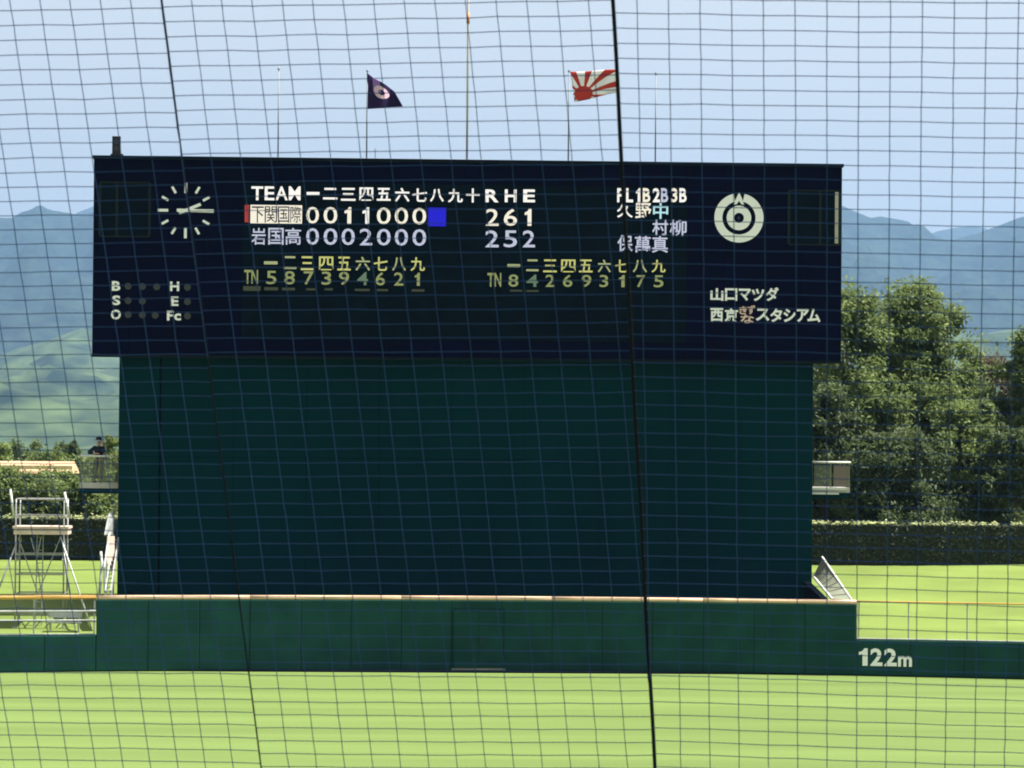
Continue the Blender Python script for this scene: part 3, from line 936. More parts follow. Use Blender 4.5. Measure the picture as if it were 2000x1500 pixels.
# ladder inside the tower
lx0, lx1 = SP(68, 1100).x, SP(80, 1100).x
for x_ in (lx0, lx1):
    MB().tube([(x_, YS1 + .5, gz + .1), (x_, YS1 + .9, zd0)], .022, 6).build('ladder_stile', M['alu'], sc)
for i in range(14):
    t_ = (i + .5) / 14
    z_ = gz + .1 + (zd0 - gz - .1) * t_
    MB().tube([(lx0, YS1 + .5 + .4 * t_, z_), (lx1, YS1 + .5 + .4 * t_, z_)], .014, 5).build('rung', M['alu'], sc)
# slatted bench beside the tower, seen through the bars
be = thing('bench', 'grey bench with plank seat on the grass behind the low wall', 'bench', (SP(60, 1225).x, 136.2, bz(0, 136.2)))

bx0, bx1 = P(92, 1225, 135.9).x, P(158, 1225, 135.9).x
zb_ = bz(0, 135.9)
for i in range(3):
    MB().box(bx0, bx1, 135.9 + i * .16, 136.03 + i * .16, zb_ + .42, zb_ + .46).build('seat_plank', M['steel'], be)
for x_ in (bx0 + .1, bx1 - .1):
    MB().box(x_ - .03, x_ + .03, 135.92, 136.32, zb_ - .05, zb_ + .419).build('leg', M['steel'], be)
box('backrest', M['steel'], be, bx0, bx1, 136.38, 136.41, zb_ + .62, zb_ + .85)
for x_ in (bx0 + .1, bx1 - .1):
    MB().box(x_ - .02, x_ + .02, 136.34, 136.378, zb_ + .3, zb_ + .83).build('back_post', M['steel'], be)

# ------------------------------------------------------------------ foliage
def leaves(mb, centre, rad, count, size, rng, flat=1.0):
    cx, cy, cz = centre
    for _ in range(count):
        while True:
            a, b, c = rng.uniform(-1, 1), rng.uniform(-1, 1), rng.uniform(-1, 1)
            d = a * a + b * b + c * c
            if .12 < d < 1:
                break
        x, y, z = cx + a * rad[0], cy + b * rad[1], cz + c * rad[2]
        s = size * rng.uniform(.6, 1.35)
        nrm = Vector((a * .6 + rng.uniform(-1, 1), b * .6 + rng.uniform(-1, 1), c * .6 + .45 + rng.uniform(-1, 1))).normalized()
        t_ = nrm.cross(Vector((rng.uniform(-1, 1), rng.uniform(-1, 1), rng.uniform(-1, 1)))).normalized()
        q = nrm.cross(t_)
        o = Vector((x, y, z))
        k = len(mb.v)
        mb.v += [tuple(o - t_ * s), tuple(o + q * s * .45), tuple(o + t_ * s), tuple(o - q * s * .45)]
        mb.f.append((k, k + 1, k + 2, k + 3))
def tree(name, label, cat, x, y, ztop, halfw, zlow, lm, seed, nclump=120, leaf=.17, per=130, csr=(.10, .24), group=None, shape=None):
    rng = random.Random(seed)
    z0 = bz(x, y)
    t = thing(name, label, cat, (x, y, z0), group)
    H = ztop - z0
    tr = MB()
    k = 6
    pts = [(x + math.sin(i * 1.7 + seed) * .12 * i / k, y, z0 - .1 + (H * .85) * i / k) for i in range(k + 1)]
    tr.tube(pts, [max(.03, .035 * H * (1 - i / (k + .6))) * .8 for i in range(k + 1)], 8)
    crown = MB()
    cl = []
    for i in range(nclump):
        h = rng.random() ** .8
        zc = zlow + (ztop - zlow) * h
        prof = (shape(h) if shape else math.sin(math.pi * (0.12 + 0.88 * (1 - h)) ** .9 * .5 + 0.0)) * halfw
        an = rng.uniform(0, 2 * math.pi)
        rr = prof * (rng.random() ** .38) * rng.uniform(.85, 1.12) * (1 + .30 * noise.noise(Vector((math.cos(an) * 1.3 + seed, math.sin(an) * 1.3, h * 3.1))))
        c = (x + math.cos(an) * rr, y + math.sin(an) * rr * .9, zc)
        cs = halfw * rng.uniform(*csr) * (1.05 - .45 * h)
        leaves(crown, (c[0], c[1], c[2] - cs * .3), (cs, cs, cs * .85), int(per * 1.15), leaf * .74, rng)
        e_ = cs * rng.uniform(1.3, 2.1)
        leaves(crown, (c[0] + rng.uniform(-.4, .4) * cs, c[1], c[2] + rng.uniform(-.5, .5) * cs), (e_, e_, e_ * rng.uniform(.6, 1.1)), int(per * .5), leaf * .68, rng)
        cl.append(c)
    for i in range(9):
        c = cl[rng.randrange(len(cl))]
        b_ = pts[1 + i % (k - 1)]
        mid = ((b_[0] + c[0]) / 2, (b_[1] + c[1]) / 2, (b_[2] + c[2]) / 2 + .2)
        tr.tube([b_, mid, c], [.07 * H / 10, .05 * H / 10, .02], 5, False)
    tr.build('trunk', M['bark'], t, True)
    crown.build('crown', lm, t)
    return t
def TX(px, Y):
    return P(px, 900, Y).x
def TZ(px, py, Y):
    return P(px, py, Y).z
for i, (px, py, y_, hw) in enumerate(((1600, 700, 171, 2.4), (1680, 760, 171, 3.0), (1765, 740, 172, 3.0), (1850, 800, 170, 2.6), (1945, 790, 171, 2.4), (2040, 780, 171, 2.6))):
    tree('tree', ('dark tree filling the gap beside the building wall behind the front trees', 'dark tree behind the trunk of the two-tone tree', 'dark tree hidden low behind the tallest tree',
                  'dark low tree behind the right foot of the tallest tree', 'dark tree below the brown topped tree near the right edge', 'dark tree beyond the right edge behind the edge tree')[i],
         'tree', TX(px, y_), y_, TZ(px, py, y_), hw, 3.6, LEAF[2], 80 + i, 110, .22, 90, csr=(.2, .36), group='dark background trees behind the hedge', shape=lambda h: math.sqrt(max(.05, 1 - (h * 1.05 - .35) ** 2 / .55)))
cone = lambda h: min(1.0, 1.1 * max(.012, 1 - h) ** .40)
round_ = lambda h: math.sqrt(max(0.05, 1 - (h * 1.05 - .35) ** 2 / .55)) if h < 1 else .1
gt = 'broadleaf trees behind the hedge'
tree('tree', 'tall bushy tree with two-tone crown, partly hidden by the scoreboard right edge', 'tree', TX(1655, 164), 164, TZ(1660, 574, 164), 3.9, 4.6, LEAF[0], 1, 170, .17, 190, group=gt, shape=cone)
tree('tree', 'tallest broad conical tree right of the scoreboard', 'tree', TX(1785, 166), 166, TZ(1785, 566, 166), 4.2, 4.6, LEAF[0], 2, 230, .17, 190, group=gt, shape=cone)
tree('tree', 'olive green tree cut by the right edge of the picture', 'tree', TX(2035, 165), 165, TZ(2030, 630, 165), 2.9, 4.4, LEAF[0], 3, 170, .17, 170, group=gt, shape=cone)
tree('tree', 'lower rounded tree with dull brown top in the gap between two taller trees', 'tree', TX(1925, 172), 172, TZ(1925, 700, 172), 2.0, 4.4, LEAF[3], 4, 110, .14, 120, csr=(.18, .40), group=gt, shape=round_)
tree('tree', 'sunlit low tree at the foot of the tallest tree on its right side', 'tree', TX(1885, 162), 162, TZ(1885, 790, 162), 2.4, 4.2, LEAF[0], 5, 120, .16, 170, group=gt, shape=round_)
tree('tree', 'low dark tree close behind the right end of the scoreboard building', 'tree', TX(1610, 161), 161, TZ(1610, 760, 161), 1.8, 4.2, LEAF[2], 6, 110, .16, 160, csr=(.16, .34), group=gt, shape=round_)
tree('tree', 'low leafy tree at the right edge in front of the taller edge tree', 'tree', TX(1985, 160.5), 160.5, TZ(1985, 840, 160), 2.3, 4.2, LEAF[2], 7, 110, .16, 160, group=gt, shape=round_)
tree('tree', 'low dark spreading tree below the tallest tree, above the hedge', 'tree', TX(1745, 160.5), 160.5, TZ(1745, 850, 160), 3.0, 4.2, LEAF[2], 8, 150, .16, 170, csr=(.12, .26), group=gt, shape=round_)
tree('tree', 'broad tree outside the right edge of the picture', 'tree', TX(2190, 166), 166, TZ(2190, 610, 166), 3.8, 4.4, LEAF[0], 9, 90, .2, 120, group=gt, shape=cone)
# left row of shrubs above the hedge
gs = 'sunlit shrubs above the left hedge'
ls = [(8, 915, 159, 1.5, 1, 'pale leafed shrub at the left edge of the picture above the hedge'),
      (62, 925, 158.5, 1.5, 0, 'rounded green shrub right behind the scaffold tower guard rail'),
      (112, 922, 160, 1.4, 1, 'bushy green shrub just right of the scaffold tower top'),
      (158, 940, 158.6, 1.3, 0, 'loose green shrub below the left end of the balcony'),
      (205, 962, 158.2, 1.3, 1, 'bright yellow-green shrub under the balcony with the person'),
      (-60, 915, 159, 1.8, 0, 'green shrub beyond the left edge of the picture')]
for i, (px, py, y_, hw, li, lab) in enumerate(ls):
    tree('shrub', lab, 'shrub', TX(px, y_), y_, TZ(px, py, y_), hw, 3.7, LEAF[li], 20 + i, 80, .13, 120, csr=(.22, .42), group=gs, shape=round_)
gl = 'distant trees left of the scoreboard'
lt = [(-5, 868, 205, 1.1, 1, 'small pale tree at the left edge above the tan roof'),
      (48, 858, 215, 1.6, 2, 'dark distant tree above the tan roof near the left edge'),
      (95, 880, 200, 1.7, 0, 'low spreading distant tree above the middle of the tan roof'),
      (122, 872, 208, 1.1, 2, 'small dark rounded tree left of the slim dark tree'),
      (146, 862, 190, .45, 2, 'slim dark upright tree left of the person on the balcony'),
      (175, 892, 185, 1.3, 1, 'pale green low tree behind the left part of the balcony'),
      (216, 850, 180, .75, 1, 'upright yellow-green tree right of the person'),
      (230, 880, 186, 1.2, 0, 'green tree behind the corner of the building')]
for i, (px, py, y_, hw, li, lab) in enumerate(lt):
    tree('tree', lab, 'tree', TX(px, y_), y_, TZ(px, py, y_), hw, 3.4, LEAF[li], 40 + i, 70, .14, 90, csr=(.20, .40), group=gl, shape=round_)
# clipped hedges
def hedge(x0, x1, y0_, label, seed):
    rng = random.Random(seed)
    t = thing('hedge', label, 'hedge', ((x0 + x1) / 2, y0_, bz(0, y0_)), 'clipped hedges on top of the banks')
    y1_ = y0_ + 1.5
    z0, z1 = bz(0, y0_), 5.33
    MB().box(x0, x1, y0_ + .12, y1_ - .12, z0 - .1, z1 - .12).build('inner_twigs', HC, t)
    lm = MB()
    n_ = int((x1 - x0) * 300)
    for _ in range(n_):
        x = rng.uniform(x0, x1)
        if rng.random() < .55:
            y, z, nv = y0_ + rng.uniform(-.02, .14), rng.uniform(z0, z1), Vector((0, -1, .3))
        elif rng.random() < .9:
            y, z, nv = rng.uniform(y0_, y1_), z1 - .12 + abs(rng.gauss(0, .05)) + .04 * math.sin(x * 1.3), Vector((0, -.1, 1))
        else:
            y, z, nv = y1_ - rng.uniform(0, .1), rng.uniform(z0, z1), Vector((0, 1, .3))
        s = rng.uniform(.05, .11)
        nv = (nv + Vector((rng.uniform(-.7, .7), rng.uniform(-.7, .7), rng.uniform(-.7, .7)))).normalized()
        a_ = nv.cross(Vector((rng.uniform(-1, 1), rng.uniform(-1, 1), rng.uniform(-1, 1)))).normalized()
        b_ = nv.cross(a_)
        o = Vector((x, y, z))
        k = len(lm.v)
        lm.v += [tuple(o - a_ * s), tuple(o + b_ * s * .5), tuple(o + a_ * s), tuple(o - b_ * s * .5)]
        lm.f.append((k, k + 1, k + 2, k + 3))
    lm.build('leaves', HL, t)
    sh = MB()  # extra brighter leaves along the top, with the sunlight put into their colour
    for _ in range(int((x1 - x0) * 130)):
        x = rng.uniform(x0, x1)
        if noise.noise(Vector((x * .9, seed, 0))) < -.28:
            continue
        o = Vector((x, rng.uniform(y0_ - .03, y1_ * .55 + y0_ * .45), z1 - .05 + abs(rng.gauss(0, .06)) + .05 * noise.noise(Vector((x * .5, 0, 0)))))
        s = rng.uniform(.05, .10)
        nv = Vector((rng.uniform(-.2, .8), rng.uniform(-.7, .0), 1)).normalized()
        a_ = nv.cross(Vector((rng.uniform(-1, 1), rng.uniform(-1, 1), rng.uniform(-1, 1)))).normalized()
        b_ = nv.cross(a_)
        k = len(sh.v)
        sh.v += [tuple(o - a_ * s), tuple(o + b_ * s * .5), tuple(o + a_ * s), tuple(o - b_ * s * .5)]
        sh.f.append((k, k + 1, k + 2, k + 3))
    sh.build('lit_top_leaves', HT, t)
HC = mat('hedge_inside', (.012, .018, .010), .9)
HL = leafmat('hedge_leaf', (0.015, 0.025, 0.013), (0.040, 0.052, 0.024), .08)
HT = leafmat('hedge_lit_top_leaf', (0.24, 0.28, 0.10), (0.42, 0.46, 0.20), .2)  # hedge leaf painted lighter to stand in for sun on the clipped top
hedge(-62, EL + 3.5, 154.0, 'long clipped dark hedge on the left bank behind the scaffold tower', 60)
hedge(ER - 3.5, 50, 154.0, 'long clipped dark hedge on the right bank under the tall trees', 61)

# ------------------------------------------------------------------ tan roofed pavilion far left
YV = 172.0
x0_, x1_ = P(-90, 915, YV).x, P(141, 915, YV).x
za, zb2_ = P(70, 925, YV).z, P(70, 906, YV).z
pv = thing('pavilion', 'long low pavilion with a tan roof behind the shrubs on the left', 'pavilion', ((x0_ + x1_) / 2, YV + 2, bz(0, YV)))
m_ = MB()
m_.hexa([(x0_, YV, za), (x1_, YV, za), (x1_, YV + 5, za), (x0_, YV + 5, za), (x0_ + .1, YV + .05, za + .12), (x1_ - .1, YV + .05, za + .12), (x1_ - .1, YV + 2.6, zb2_ + .12), (x0_ + .1, YV + 2.6, zb2_ + .12)])
m_.build('roof', M['tanroof'], pv)
box('fascia', M['coping'], pv, x0_ - .02, x1_ + .02, YV - .08, YV - .005, zb2_ - .26, zb2_ - .08)
for i in range(6):
    x_ = x0_ + .3 + (x1_ - x0_ - .6) * i / 5
    box('post', M['taupe'], pv, x_ - .08, x_ + .08, YV + .3, YV + .46, bz(0, YV) - .1, za - .003)
box('back_wall', M['taupe'], pv, x0_ + .3, x1_ - .3, YV + 4.4, YV + 4.5, bz(0, YV) - .1, za - .003)

# ------------------------------------------------------------------ mountains, hills, far houses
def ridge(name, Yc, prof, m, base_frac=.55, amp=.10, seed=0, x0=-1400, x1=3400, nx=520, ny=90, back=1.35):
    def top(px):
        for i in range(len(prof) - 1):
            if prof[i][0] <= px <= prof[i + 1][0]:
                t_ = (px - prof[i][0]) / (prof[i + 1][0] - prof[i][0])
                return prof[i][1] + (prof[i + 1][1] - prof[i][1]) * t_
        return prof[-1][1]
    mb = MB()
    for j in range(ny + 1):
        v = j / ny
        for i in range(nx + 1):
            px = x0 + (x1 - x0) * i / nx
            c = P(px, top(px), Yc)
            if v <= .7:
                s = v / .7
                Yv = Yc * (base_frac + (1 - base_frac) * s)
                hh = s ** 1.15
            else:
                s = (v - .7) / .3
                Yv = Yc * (1 + (back - 1) * s)
                hh = 1 - s
            X = c.x * (Yv / Yc) ** .35
            H = c.z * hh
            f = 11.0 / Yc
            nz = noise.fractal(Vector((X * f * 1.6 + seed, Yv * f + seed, 0)), 0.85, 2.1, 7)
            H += nz * c.z * amp * 4 * hh * (1 - hh) + (nz * c.z * amp * .06 if hh > .9 else 0)
            mb.v.append((X, Yv, max(-5, H)))
    for j in range(ny):
        for i in range(nx):
            k = j * (nx + 1) + i
            mb.f.append((k, k + 1, k + nx + 2, k + nx + 1))
    return struct(mb.build(name, m, None, True))
mid = [(-1400, 520), (-700, 470), (-300, 452), (0, 437), (30, 432), (60, 424), (85, 417), (105, 421), (125, 427), (150, 424), (183, 418), (300, 390), (600, 365), (1000, 372), (1400, 398), (1600, 390),
       (1645, 401), (1662, 408), (1680, 416), (1700, 424), (1720, 421), (1745, 426), (1775, 432), (1787, 444), (1805, 458), (1850, 470), (1880, 466), (1910, 458), (1930, 450), (1955, 440), (1985, 428), (2040, 412), (2400, 380), (3400, 460)]
ridge('mountain', 11500, mid, M['mount'], .55, .34, 3)
far = [(-1400, 520), (0, 470), (100, 440), (140, 421), (160, 412), (183, 403), (300, 372), (900, 380), (1500, 430), (1780, 470), (1830, 452), (1860, 446), (1900, 441), (1925, 446), (1960, 460), (2400, 470), (3400, 500)]
ridge('far_mountain', 15500, far, M['mount'], .7, .06, 11)
near = [(-1400, 740), (-500, 700), (-120, 720), (0, 692), (40, 676), (75, 668), (120, 652), (160, 640), (200, 652), (260, 690), (420, 730), (900, 760), (1500, 720), (1700, 650), (1850, 665), (2000, 640), (2400, 600), (3400, 700)]
ridge('hill', 6000, near, M['hill'], .45, .40, 21)

def far_house(px, py, Y, wd, hh, lab, gable):
    b = P(px, py, Y)
    t = thing('house', lab, 'house', (b.x, Y, b.z), 'pale houses at the foot of the far hill')
    box('wall', M['house'], t, b.x - wd / 2, b.x + wd / 2, Y, Y + wd * .7, b.z - 6, b.z + hh)
    m_ = MB()
    x0, x1, y0_, y1_, z_ = b.x - wd * .56, b.x + wd * .56, Y - 1, Y + wd * .7 + 1, b.z + hh + .05
    ym = (y0_ + y1_) / 2
    m_.v = [(x0, y0_, z_), (x1, y0_, z_), (x1, y1_, z_), (x0, y1_, z_), (x0 + wd * gable, ym, z_ + wd * .18), (x1 - wd * gable, ym, z_ + wd * .18)]
    m_.f = [(3, 2, 1, 0), (0, 1, 5, 4), (2, 3, 4, 5), (1, 2, 5), (3, 0, 4)]
    m_.build('roof', M['roof'], t)
    for i in range(3):
        xx = b.x - wd * .3 + i * wd * .3
        box('window', M['glass'], t, xx - wd * .06, xx + wd * .06, Y - .2, Y - .02, b.z + hh * .3, b.z + hh * .7)
for a in ((40, 842, 5200, 11, 4,  'small pale house leftmost at the foot of the hill', .1), (58, 838, 5200, 12, 5, 'small pale house second from the left at the foot of the hill', .2),
          (78, 848, 5000, 9, 4, 'tiny pale house lowest of the row at the foot of the hill', .05), (116, 850, 5000, 12, 4.5, 'small pale house right of the middle of the row at the foot of the hill', .15),
          (130, 846, 5100, 9, 5, 'small pale house rightmost at the foot of the hill', .1)):
    far_house(*a)

# ------------------------------------------------------------------ person on the left balcony
YQ = by0 + .42
def PP(px, py, dy=0):
    return P(px, py, YQ + dy)
pe = thing('person', 'person in black top, dark hat and brown trousers leaning on the left balcony rail', 'person', (PP(192, 940).x, YQ, zfl + .002))
def skin(name, pts, edges, rad, m, parent, root=0):
    me = bpy.data.meshes.new(name)
    me.from_pydata([tuple(p) for p in pts], edges, [])
    o = link(name, me, parent)
    md = o.modifiers.new('skin', 'SKIN')
    for i, sv in enumerate(me.skin_vertices[0].data):
        sv.radius = (rad[i], rad[i]) if not isinstance(rad[i], tuple) else rad[i]
        sv.use_root = (i == root)
    md.use_smooth_shade = True
    s2 = o.modifiers.new('sub', 'SUBSURF')
    s2.levels = 1
    s2.render_levels = 2
    me.materials.append(m)
    return o
bxp = PP(193, 900).x
Zf = zfl + .005
def B(dx, dy, z):
    return Vector((bxp + dx, YQ + dy, Zf + z))
rail_top = zrl + .045 - Zf
# body with head, neck, arms and legs, one continuous skin
pts = [B(0, .10, .93), B(0, .07, 1.12), B(0, 0, 1.34), B(0, -.03, 1.46), B(0, -.07, 1.56), B(0, -.08, 1.66),       # 0-5 pelvis..head
       B(-.17, -.01, 1.38), B(-.40, -.18, rail_top + .09), B(-.14, -.36, rail_top + .06), B(-.06, -.38, rail_top + .06),  # 6-9 left side arm along the rail
       B(.17, -.01, 1.38), B(.22, -.26, rail_top + .10), B(.17, -.20, 1.50), B(.12, -.18, 1.58),                    # 10-13 raised forearm
       B(-.10, .10, .86), B(-.15, .03, .48), B(-.17, .10, .08), B(-.18, -.06, .03),
       B(.10, .10, .86), B(.10, .05, .48), B(.07, .12, .08), B(.08, -.05, .03)]
ed = [(0, 1), (1, 2), (2, 3), (3, 4), (4, 5), (2, 6), (6, 7), (7, 8), (8, 9), (2, 10), (10, 11), (11, 12), (12, 13), (0, 14), (14, 15), (15, 16), (16, 17), (0, 18), (18, 19), (19, 20), (20, 21)]
rad = [(.15, .11), (.14, .10), (.17, .11), .055, .085, .095, .07, .05, .038, .035, .07, .05, .038, .04, .09, .062, .045, .035, .09, .062, .045, .035]
skin('body', pts, ed, rad, M['skin'], pe)
sp_pts = [B(0, .10, .90), B(0, .07, 1.12), B(0, 0, 1.33), B(0, -.02, 1.43), B(-.17, -.01, 1.385), B(-.40, -.18, rail_top + .09), B(-.17, -.34, rail_top + .065),
          B(.17, -.01, 1.385), B(.22, -.26, rail_top + .10), B(.175, -.205, 1.46)]
skin('shirt', sp_pts, [(0, 1), (1, 2), (2, 3), (2, 4), (4, 5), (5, 6), (2, 7), (7, 8), (8, 9)], [(.175, .13), (.17, .125), (.20, .135), .08, .095, .075, .055, .095, .075, .055], M['shirt'], pe, 1)
tp = [B(0, .10, 1.0), B(-.10, .10, .86), B(-.15, .03, .48), B(-.17, .10, .10), B(.10, .10, .86), B(.10, .05, .48), B(.07, .12, .10)]
skin('trousers', tp, [(0, 1), (1, 2), (2, 3), (0, 4), (4, 5), (5, 6)], [(.19, .15), .14, .11, .09, .14, .11, .09], M['trouser'], pe)
# shoes
for dx in (-.175, .075):
    m_ = MB()
    m_.hexa([B(dx - .05, -.16, .0), B(dx + .05, -.16, .0), B(dx + .045, .15, .0), B(dx - .045, .15, .0), B(dx - .035, -.13, .06), B(dx + .035, -.13, .06), B(dx + .04, .13, .10), B(dx - .04, .13, .10)])
    m_.build('shoe', M['black'], pe)
# hat: crown and brim
hb = B(0, -.085, 1.70)
m_ = MB()
ring = []
for (r_, dz) in ((.17, -.015), (.175, 0), (.112, .012), (.108, .08), (.075, .115), (.01, .12)):
    ring.append([(hb.x + math.cos(a_ * math.pi / 8) * r_, hb.y + math.sin(a_ * math.pi / 8) * r_ * 1.05, hb.z + dz) for a_ in range(16)])
m_.v = [p for r_ in ring for p in r_]
for i in range(len(ring) - 1):
    for k in range(16):
        m_.f.append((i * 16 + k, i * 16 + (k + 1) % 16, (i + 1) * 16 + (k + 1) % 16, (i + 1) * 16 + k))
m_.build('hat', M['shirt'], pe, True)
# face: nose, eyes, mouth, ears
fb = B(0, -.08, 1.63)
m_ = MB()
m_.v = [tuple(fb + Vector(q)) for q in ((-.012, -.088, .03), (.012, -.088, .03), (-.018, -.092, -.012), (.018, -.092, -.012), (0, -.118, -.010), (0, -.09, -.02))]
m_.f = [(0, 4, 1), (0, 2, 4), (1, 4, 3), (2, 5, 4), (3, 4, 5)]
m_.build('nose', M['skin'], pe)
for s_ in (-1, 1):
    m_ = MB()
    m_.prism([(fb.x + s_ * .035 + math.cos(a_ * math.pi / 4) * .011, fb.z + .028 + math.sin(a_ * math.pi / 4) * .006) for a_ in range(8)], fb.y - .094, fb.y - .08)
    m_.build('eye', M['black'], pe)
    m_ = MB()
    m_.box(fb.x + s_ * .098 - .008, fb.x + s_ * .098 + .008, fb.y - .02, fb.y + .02, fb.z - .02, fb.z + .035)
    m_.build('ear', M['skin'], pe)
MB().box(fb.x - .022, fb.x + .022, fb.y - .094, fb.y - .08, fb.z - .046, fb.z - .040).build('mouth', M['trouser'], pe)
# hands: palm and five bent fingers each
def hand(w_, dirv, side, nm):
    w_ = Vector(w_)
    d_ = Vector(dirv).normalized()
    s_ = Vector(side).normalized()
    n_ = d_.cross(s_).normalized()
    hm = MB()
    hm.tube([w_, w_ + d_ * .04, w_ + d_ * .085], [.026, .036, .030], 8)
    for i in range(4):
        o_ = (i - 1.5) * .019
        L = (.055, .07, .066, .05)[i]
        r_ = w_ + d_ * .075 + s_ * o_
        hm.tube([r_, r_ + d_ * L * .5 + n_ * .008, r_ + d_ * L * .85 + n_ * .028], [.0095, .009, .007], 6)
    r_ = w_ + d_ * .02 - s_ * .030
    hm.tube([r_, r_ + d_ * .03 - s_ * .022 + n_ * .01, r_ + d_ * .06 - s_ * .026 + n_ * .022], [.012, .011, .008], 6)
    hm.build(nm, M['skin'], pe, True)
hand(pts[9] + Vector((-.01, 0, 0)), (1, -.1, -.05), (0, -1, 0), 'hand')
hand(pts[13] + Vector((0, 0, -.02)), (-.2, -.1, 1), (1, 0, 0), 'hand')

# ------------------------------------------------------------------ backstop net close to the camera
def homog(src, dst):
    A = []
    for (i, j), (x, y) in zip(src, dst):
        A.append([i, j, 1, 0, 0, 0, -x * i, -x * j, x])
        A.append([0, 0, 0, i, j, 1, -y * i, -y * j, y])
    n_ = 8
    for c in range(n_):
        p = max(range(c, n_), key=lambda r_: abs(A[r_][c]))
        A[c], A[p] = A[p], A[c]
        for r_ in range(n_):
            if r_ != c:
                f = A[r_][c] / A[c][c]
                A[r_] = [a - f * b for a, b in zip(A[r_], A[c])]
    return [A[i][8] / A[i][i] for i in range(8)] + [1.0]
def net_plane(src, dst, i_ref, j_ref, dref):
    H = homog(src, dst)
    h = [H[0:3], H[3:6], H[6:9]]
    def colv(k):
        X, Y, W = h[0][k], h[1][k], h[2][k]
        return cr * ((X - 1000 * W) / F) + cu * ((750 * W - Y) / F) + fwd * W
    U, V, O = colv(0), colv(1), colv(2)
    s = dref / (O + U * i_ref + V * j_ref).dot(fwd)
    return lambda i, j: CAM + (O + U * i + V * j) * s
DN = 8.5
NB = net_plane([(0, 0), (14, 0), (0, 48), (14, 48)], [(316, 13), (1149, 2), (486, 1320), (1266, 1323)], 0, 24, DN)
b24 = (NB(0, 24) - CAM).dot(fwd)
NA = net_plane([(0, 0), (-10, 0), (0, 48), (-10, 48)], [(316, 16), (-268, 27), (486, 1317), (-56, 1312)], 0, 24, DN)
dR = (NB(15.1, 24) - CAM).dot(fwd)
NC = net_plane([(0, 0), (11, 0), (0, 47), (11, 47)], [(1306, 27), (1989, 36), (1327, 1321), (1964.5, 1341)], -1.2, 24, dR)
net = thing('backstop_net', 'wide protective net of thin cords close in front of the camera', 'net', NB(8, 60))
def on_image(p):
    d_ = p - CAM
    z = d_.dot(fwd)
    return 1000 + F * d_.dot(cr) / z, 750 - F * d_.dot(cu) / z
def rope_px(y, which):
    if which == 0:
        return 316 + (510 - 316) * (y / 1500)
    return 1197 + (1279 - 1197) * (y / 1500)
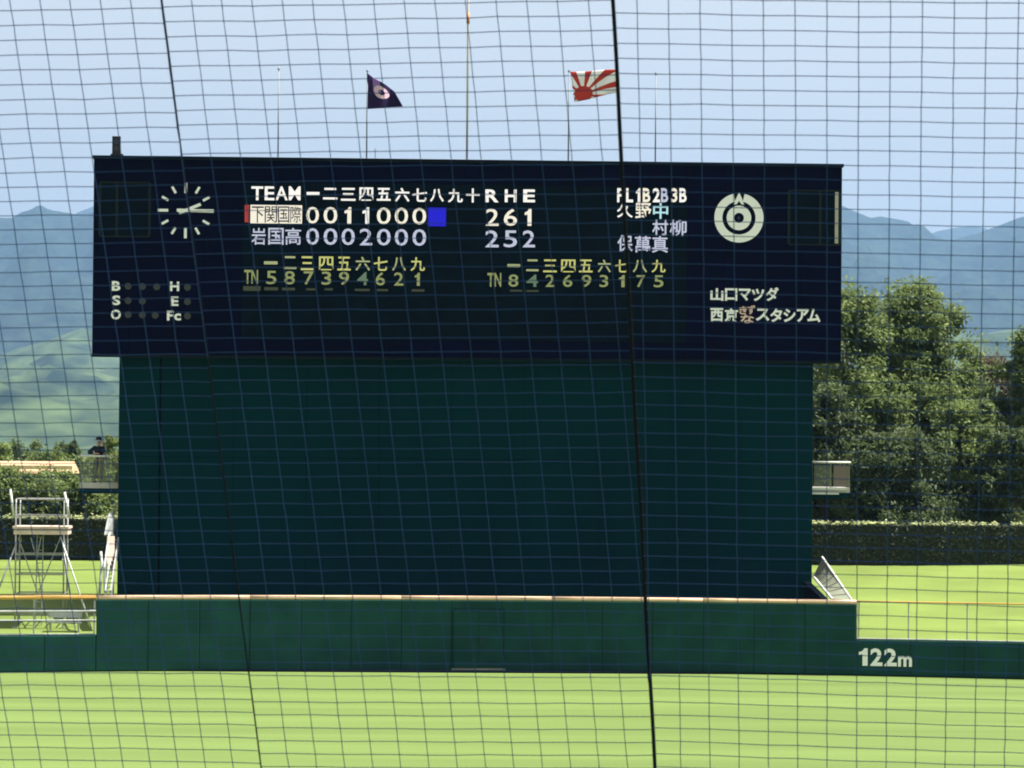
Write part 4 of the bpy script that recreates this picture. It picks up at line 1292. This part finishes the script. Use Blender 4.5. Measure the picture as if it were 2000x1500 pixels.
def net_panel(fn, i0, i1, j0, j1, clipL, clipR, seed, r_=.0013):
    rng = random.Random(seed)
    mb = MB()
    nodes_ = {}
    U1 = fn(1, 24) - fn(0, 24)
    V1 = fn(0, 25) - fn(0, 24)
    for j in range(j0, j1 + 1):
        # row ends where the seam ropes pass
        for i in range(i0, i1 + 1):
            jit = U1 * rng.gauss(0, .006) + V1 * rng.gauss(0, .012)
            sag = V1 * (.02 * math.sin(i * 1.9 + seed) + .03 * math.sin(j * .23 + i * .31))
            nodes_[(i, j)] = fn(i, j) + jit + sag
    def inside(p):
        x, y = on_image(p)
        if clipL is not None and x < rope_px(y, clipL):
            return False
        if clipR is not None and x > rope_px(y, clipR):
            return False
        return True
    def cut(a, b):      # point on the rope between an inside a and an outside b
        lo, hi = 0.0, 1.0
        for _ in range(14):
            m = (lo + hi) / 2
            if inside(a.lerp(b, m)):
                lo = m
            else:
                hi = m
        return a.lerp(b, lo)
    def run(seq):
        cur = []
        prev = None
        for p in seq:
            ins = inside(p)
            if ins:
                if prev is not None and not cur and not inside(prev):
                    cur = [cut(p, prev)]
                cur.append(p)
            else:
                if cur:
                    cur.append(cut(cur[-1], p))
                    mb.tube(cur, r_, 4, False)
                    cur = []
            prev = p
        if len(cur) > 1:
            mb.tube(cur, r_, 4, False)
    for j in range(j0, j1 + 1):
        run([nodes_[(i, j)] for i in range(i0, i1 + 1)])
    for i in range(i0, i1 + 1):
        run([nodes_[(i, j)] for j in range(j0, j1 + 1)])
    k_ = r_ * 1.9
    for p in nodes_.values():
        if inside(p):
            b = len(mb.v)
            mb.v += [tuple(p + d_) for d_ in (cr * k_, cu * k_, -cr * k_, -cu * k_, fwd * k_, -fwd * k_)]
            mb.f += [(b, b + 1, b + 5), (b + 1, b + 2, b + 5), (b + 2, b + 3, b + 5), (b + 3, b, b + 5), (b + 1, b, b + 4), (b + 2, b + 1, b + 4), (b + 3, b + 2, b + 4), (b, b + 3, b + 4)]
    return mb.build('net_panel', M['net'], net)
net_panel(NA, -14, 1, -12, 66, None, 0, 1)
net_panel(NB, -1, 17, -12, 66, 0, 1, 2)
net_panel(NC, -5, 20, -12, 66, 1, None, 3)
def rope(which, fn, i_a, rad_, wob):
    pts_ = []
    for k in range(-8, 32):
        y = k * 62.5
        x = rope_px(y, which)
        # intersect with the panel plane
        o, a, b = fn(0, 0), fn(1, 0), fn(0, 1)
        nrm = (a - o).cross(b - o)
        d_ = ray(x + math.sin(k * .9) * wob, y)
        t_ = (o - CAM).dot(nrm) / d_.dot(nrm)
        pts_.append(CAM + d_ * t_)
    MB().tube(pts_, rad_, 8).build('seam_rope', M['rope'], net, True)
rope(0, NB, 0, .0021, .3)
rope(1, NB, 15, .0050, .6)

# ------------------------------------------------------------------ air
hz = MB().box(-9500, 9500, -30, 21500, -6, 1120).build('haze', M['white'])
hz.data.materials.clear()
hm_ = bpy.data.materials.new("haze")
hm_.use_nodes = True
hn = hm_.node_tree
hn.nodes.clear()
pvn = hn.nodes.new("ShaderNodeVolumePrincipled")
pvn.inputs["Color"].default_value = (.38, .62, 1.0, 1)
pvn.inputs["Density"].default_value = 4.3e-5
pvn.inputs["Anisotropy"].default_value = 0.2
mo = hn.nodes.new("ShaderNodeOutputMaterial")
hn.links.new(pvn.outputs[0], mo.inputs["Volume"])
hz.data.materials.append(hm_)
struct(hz, 'stuff')
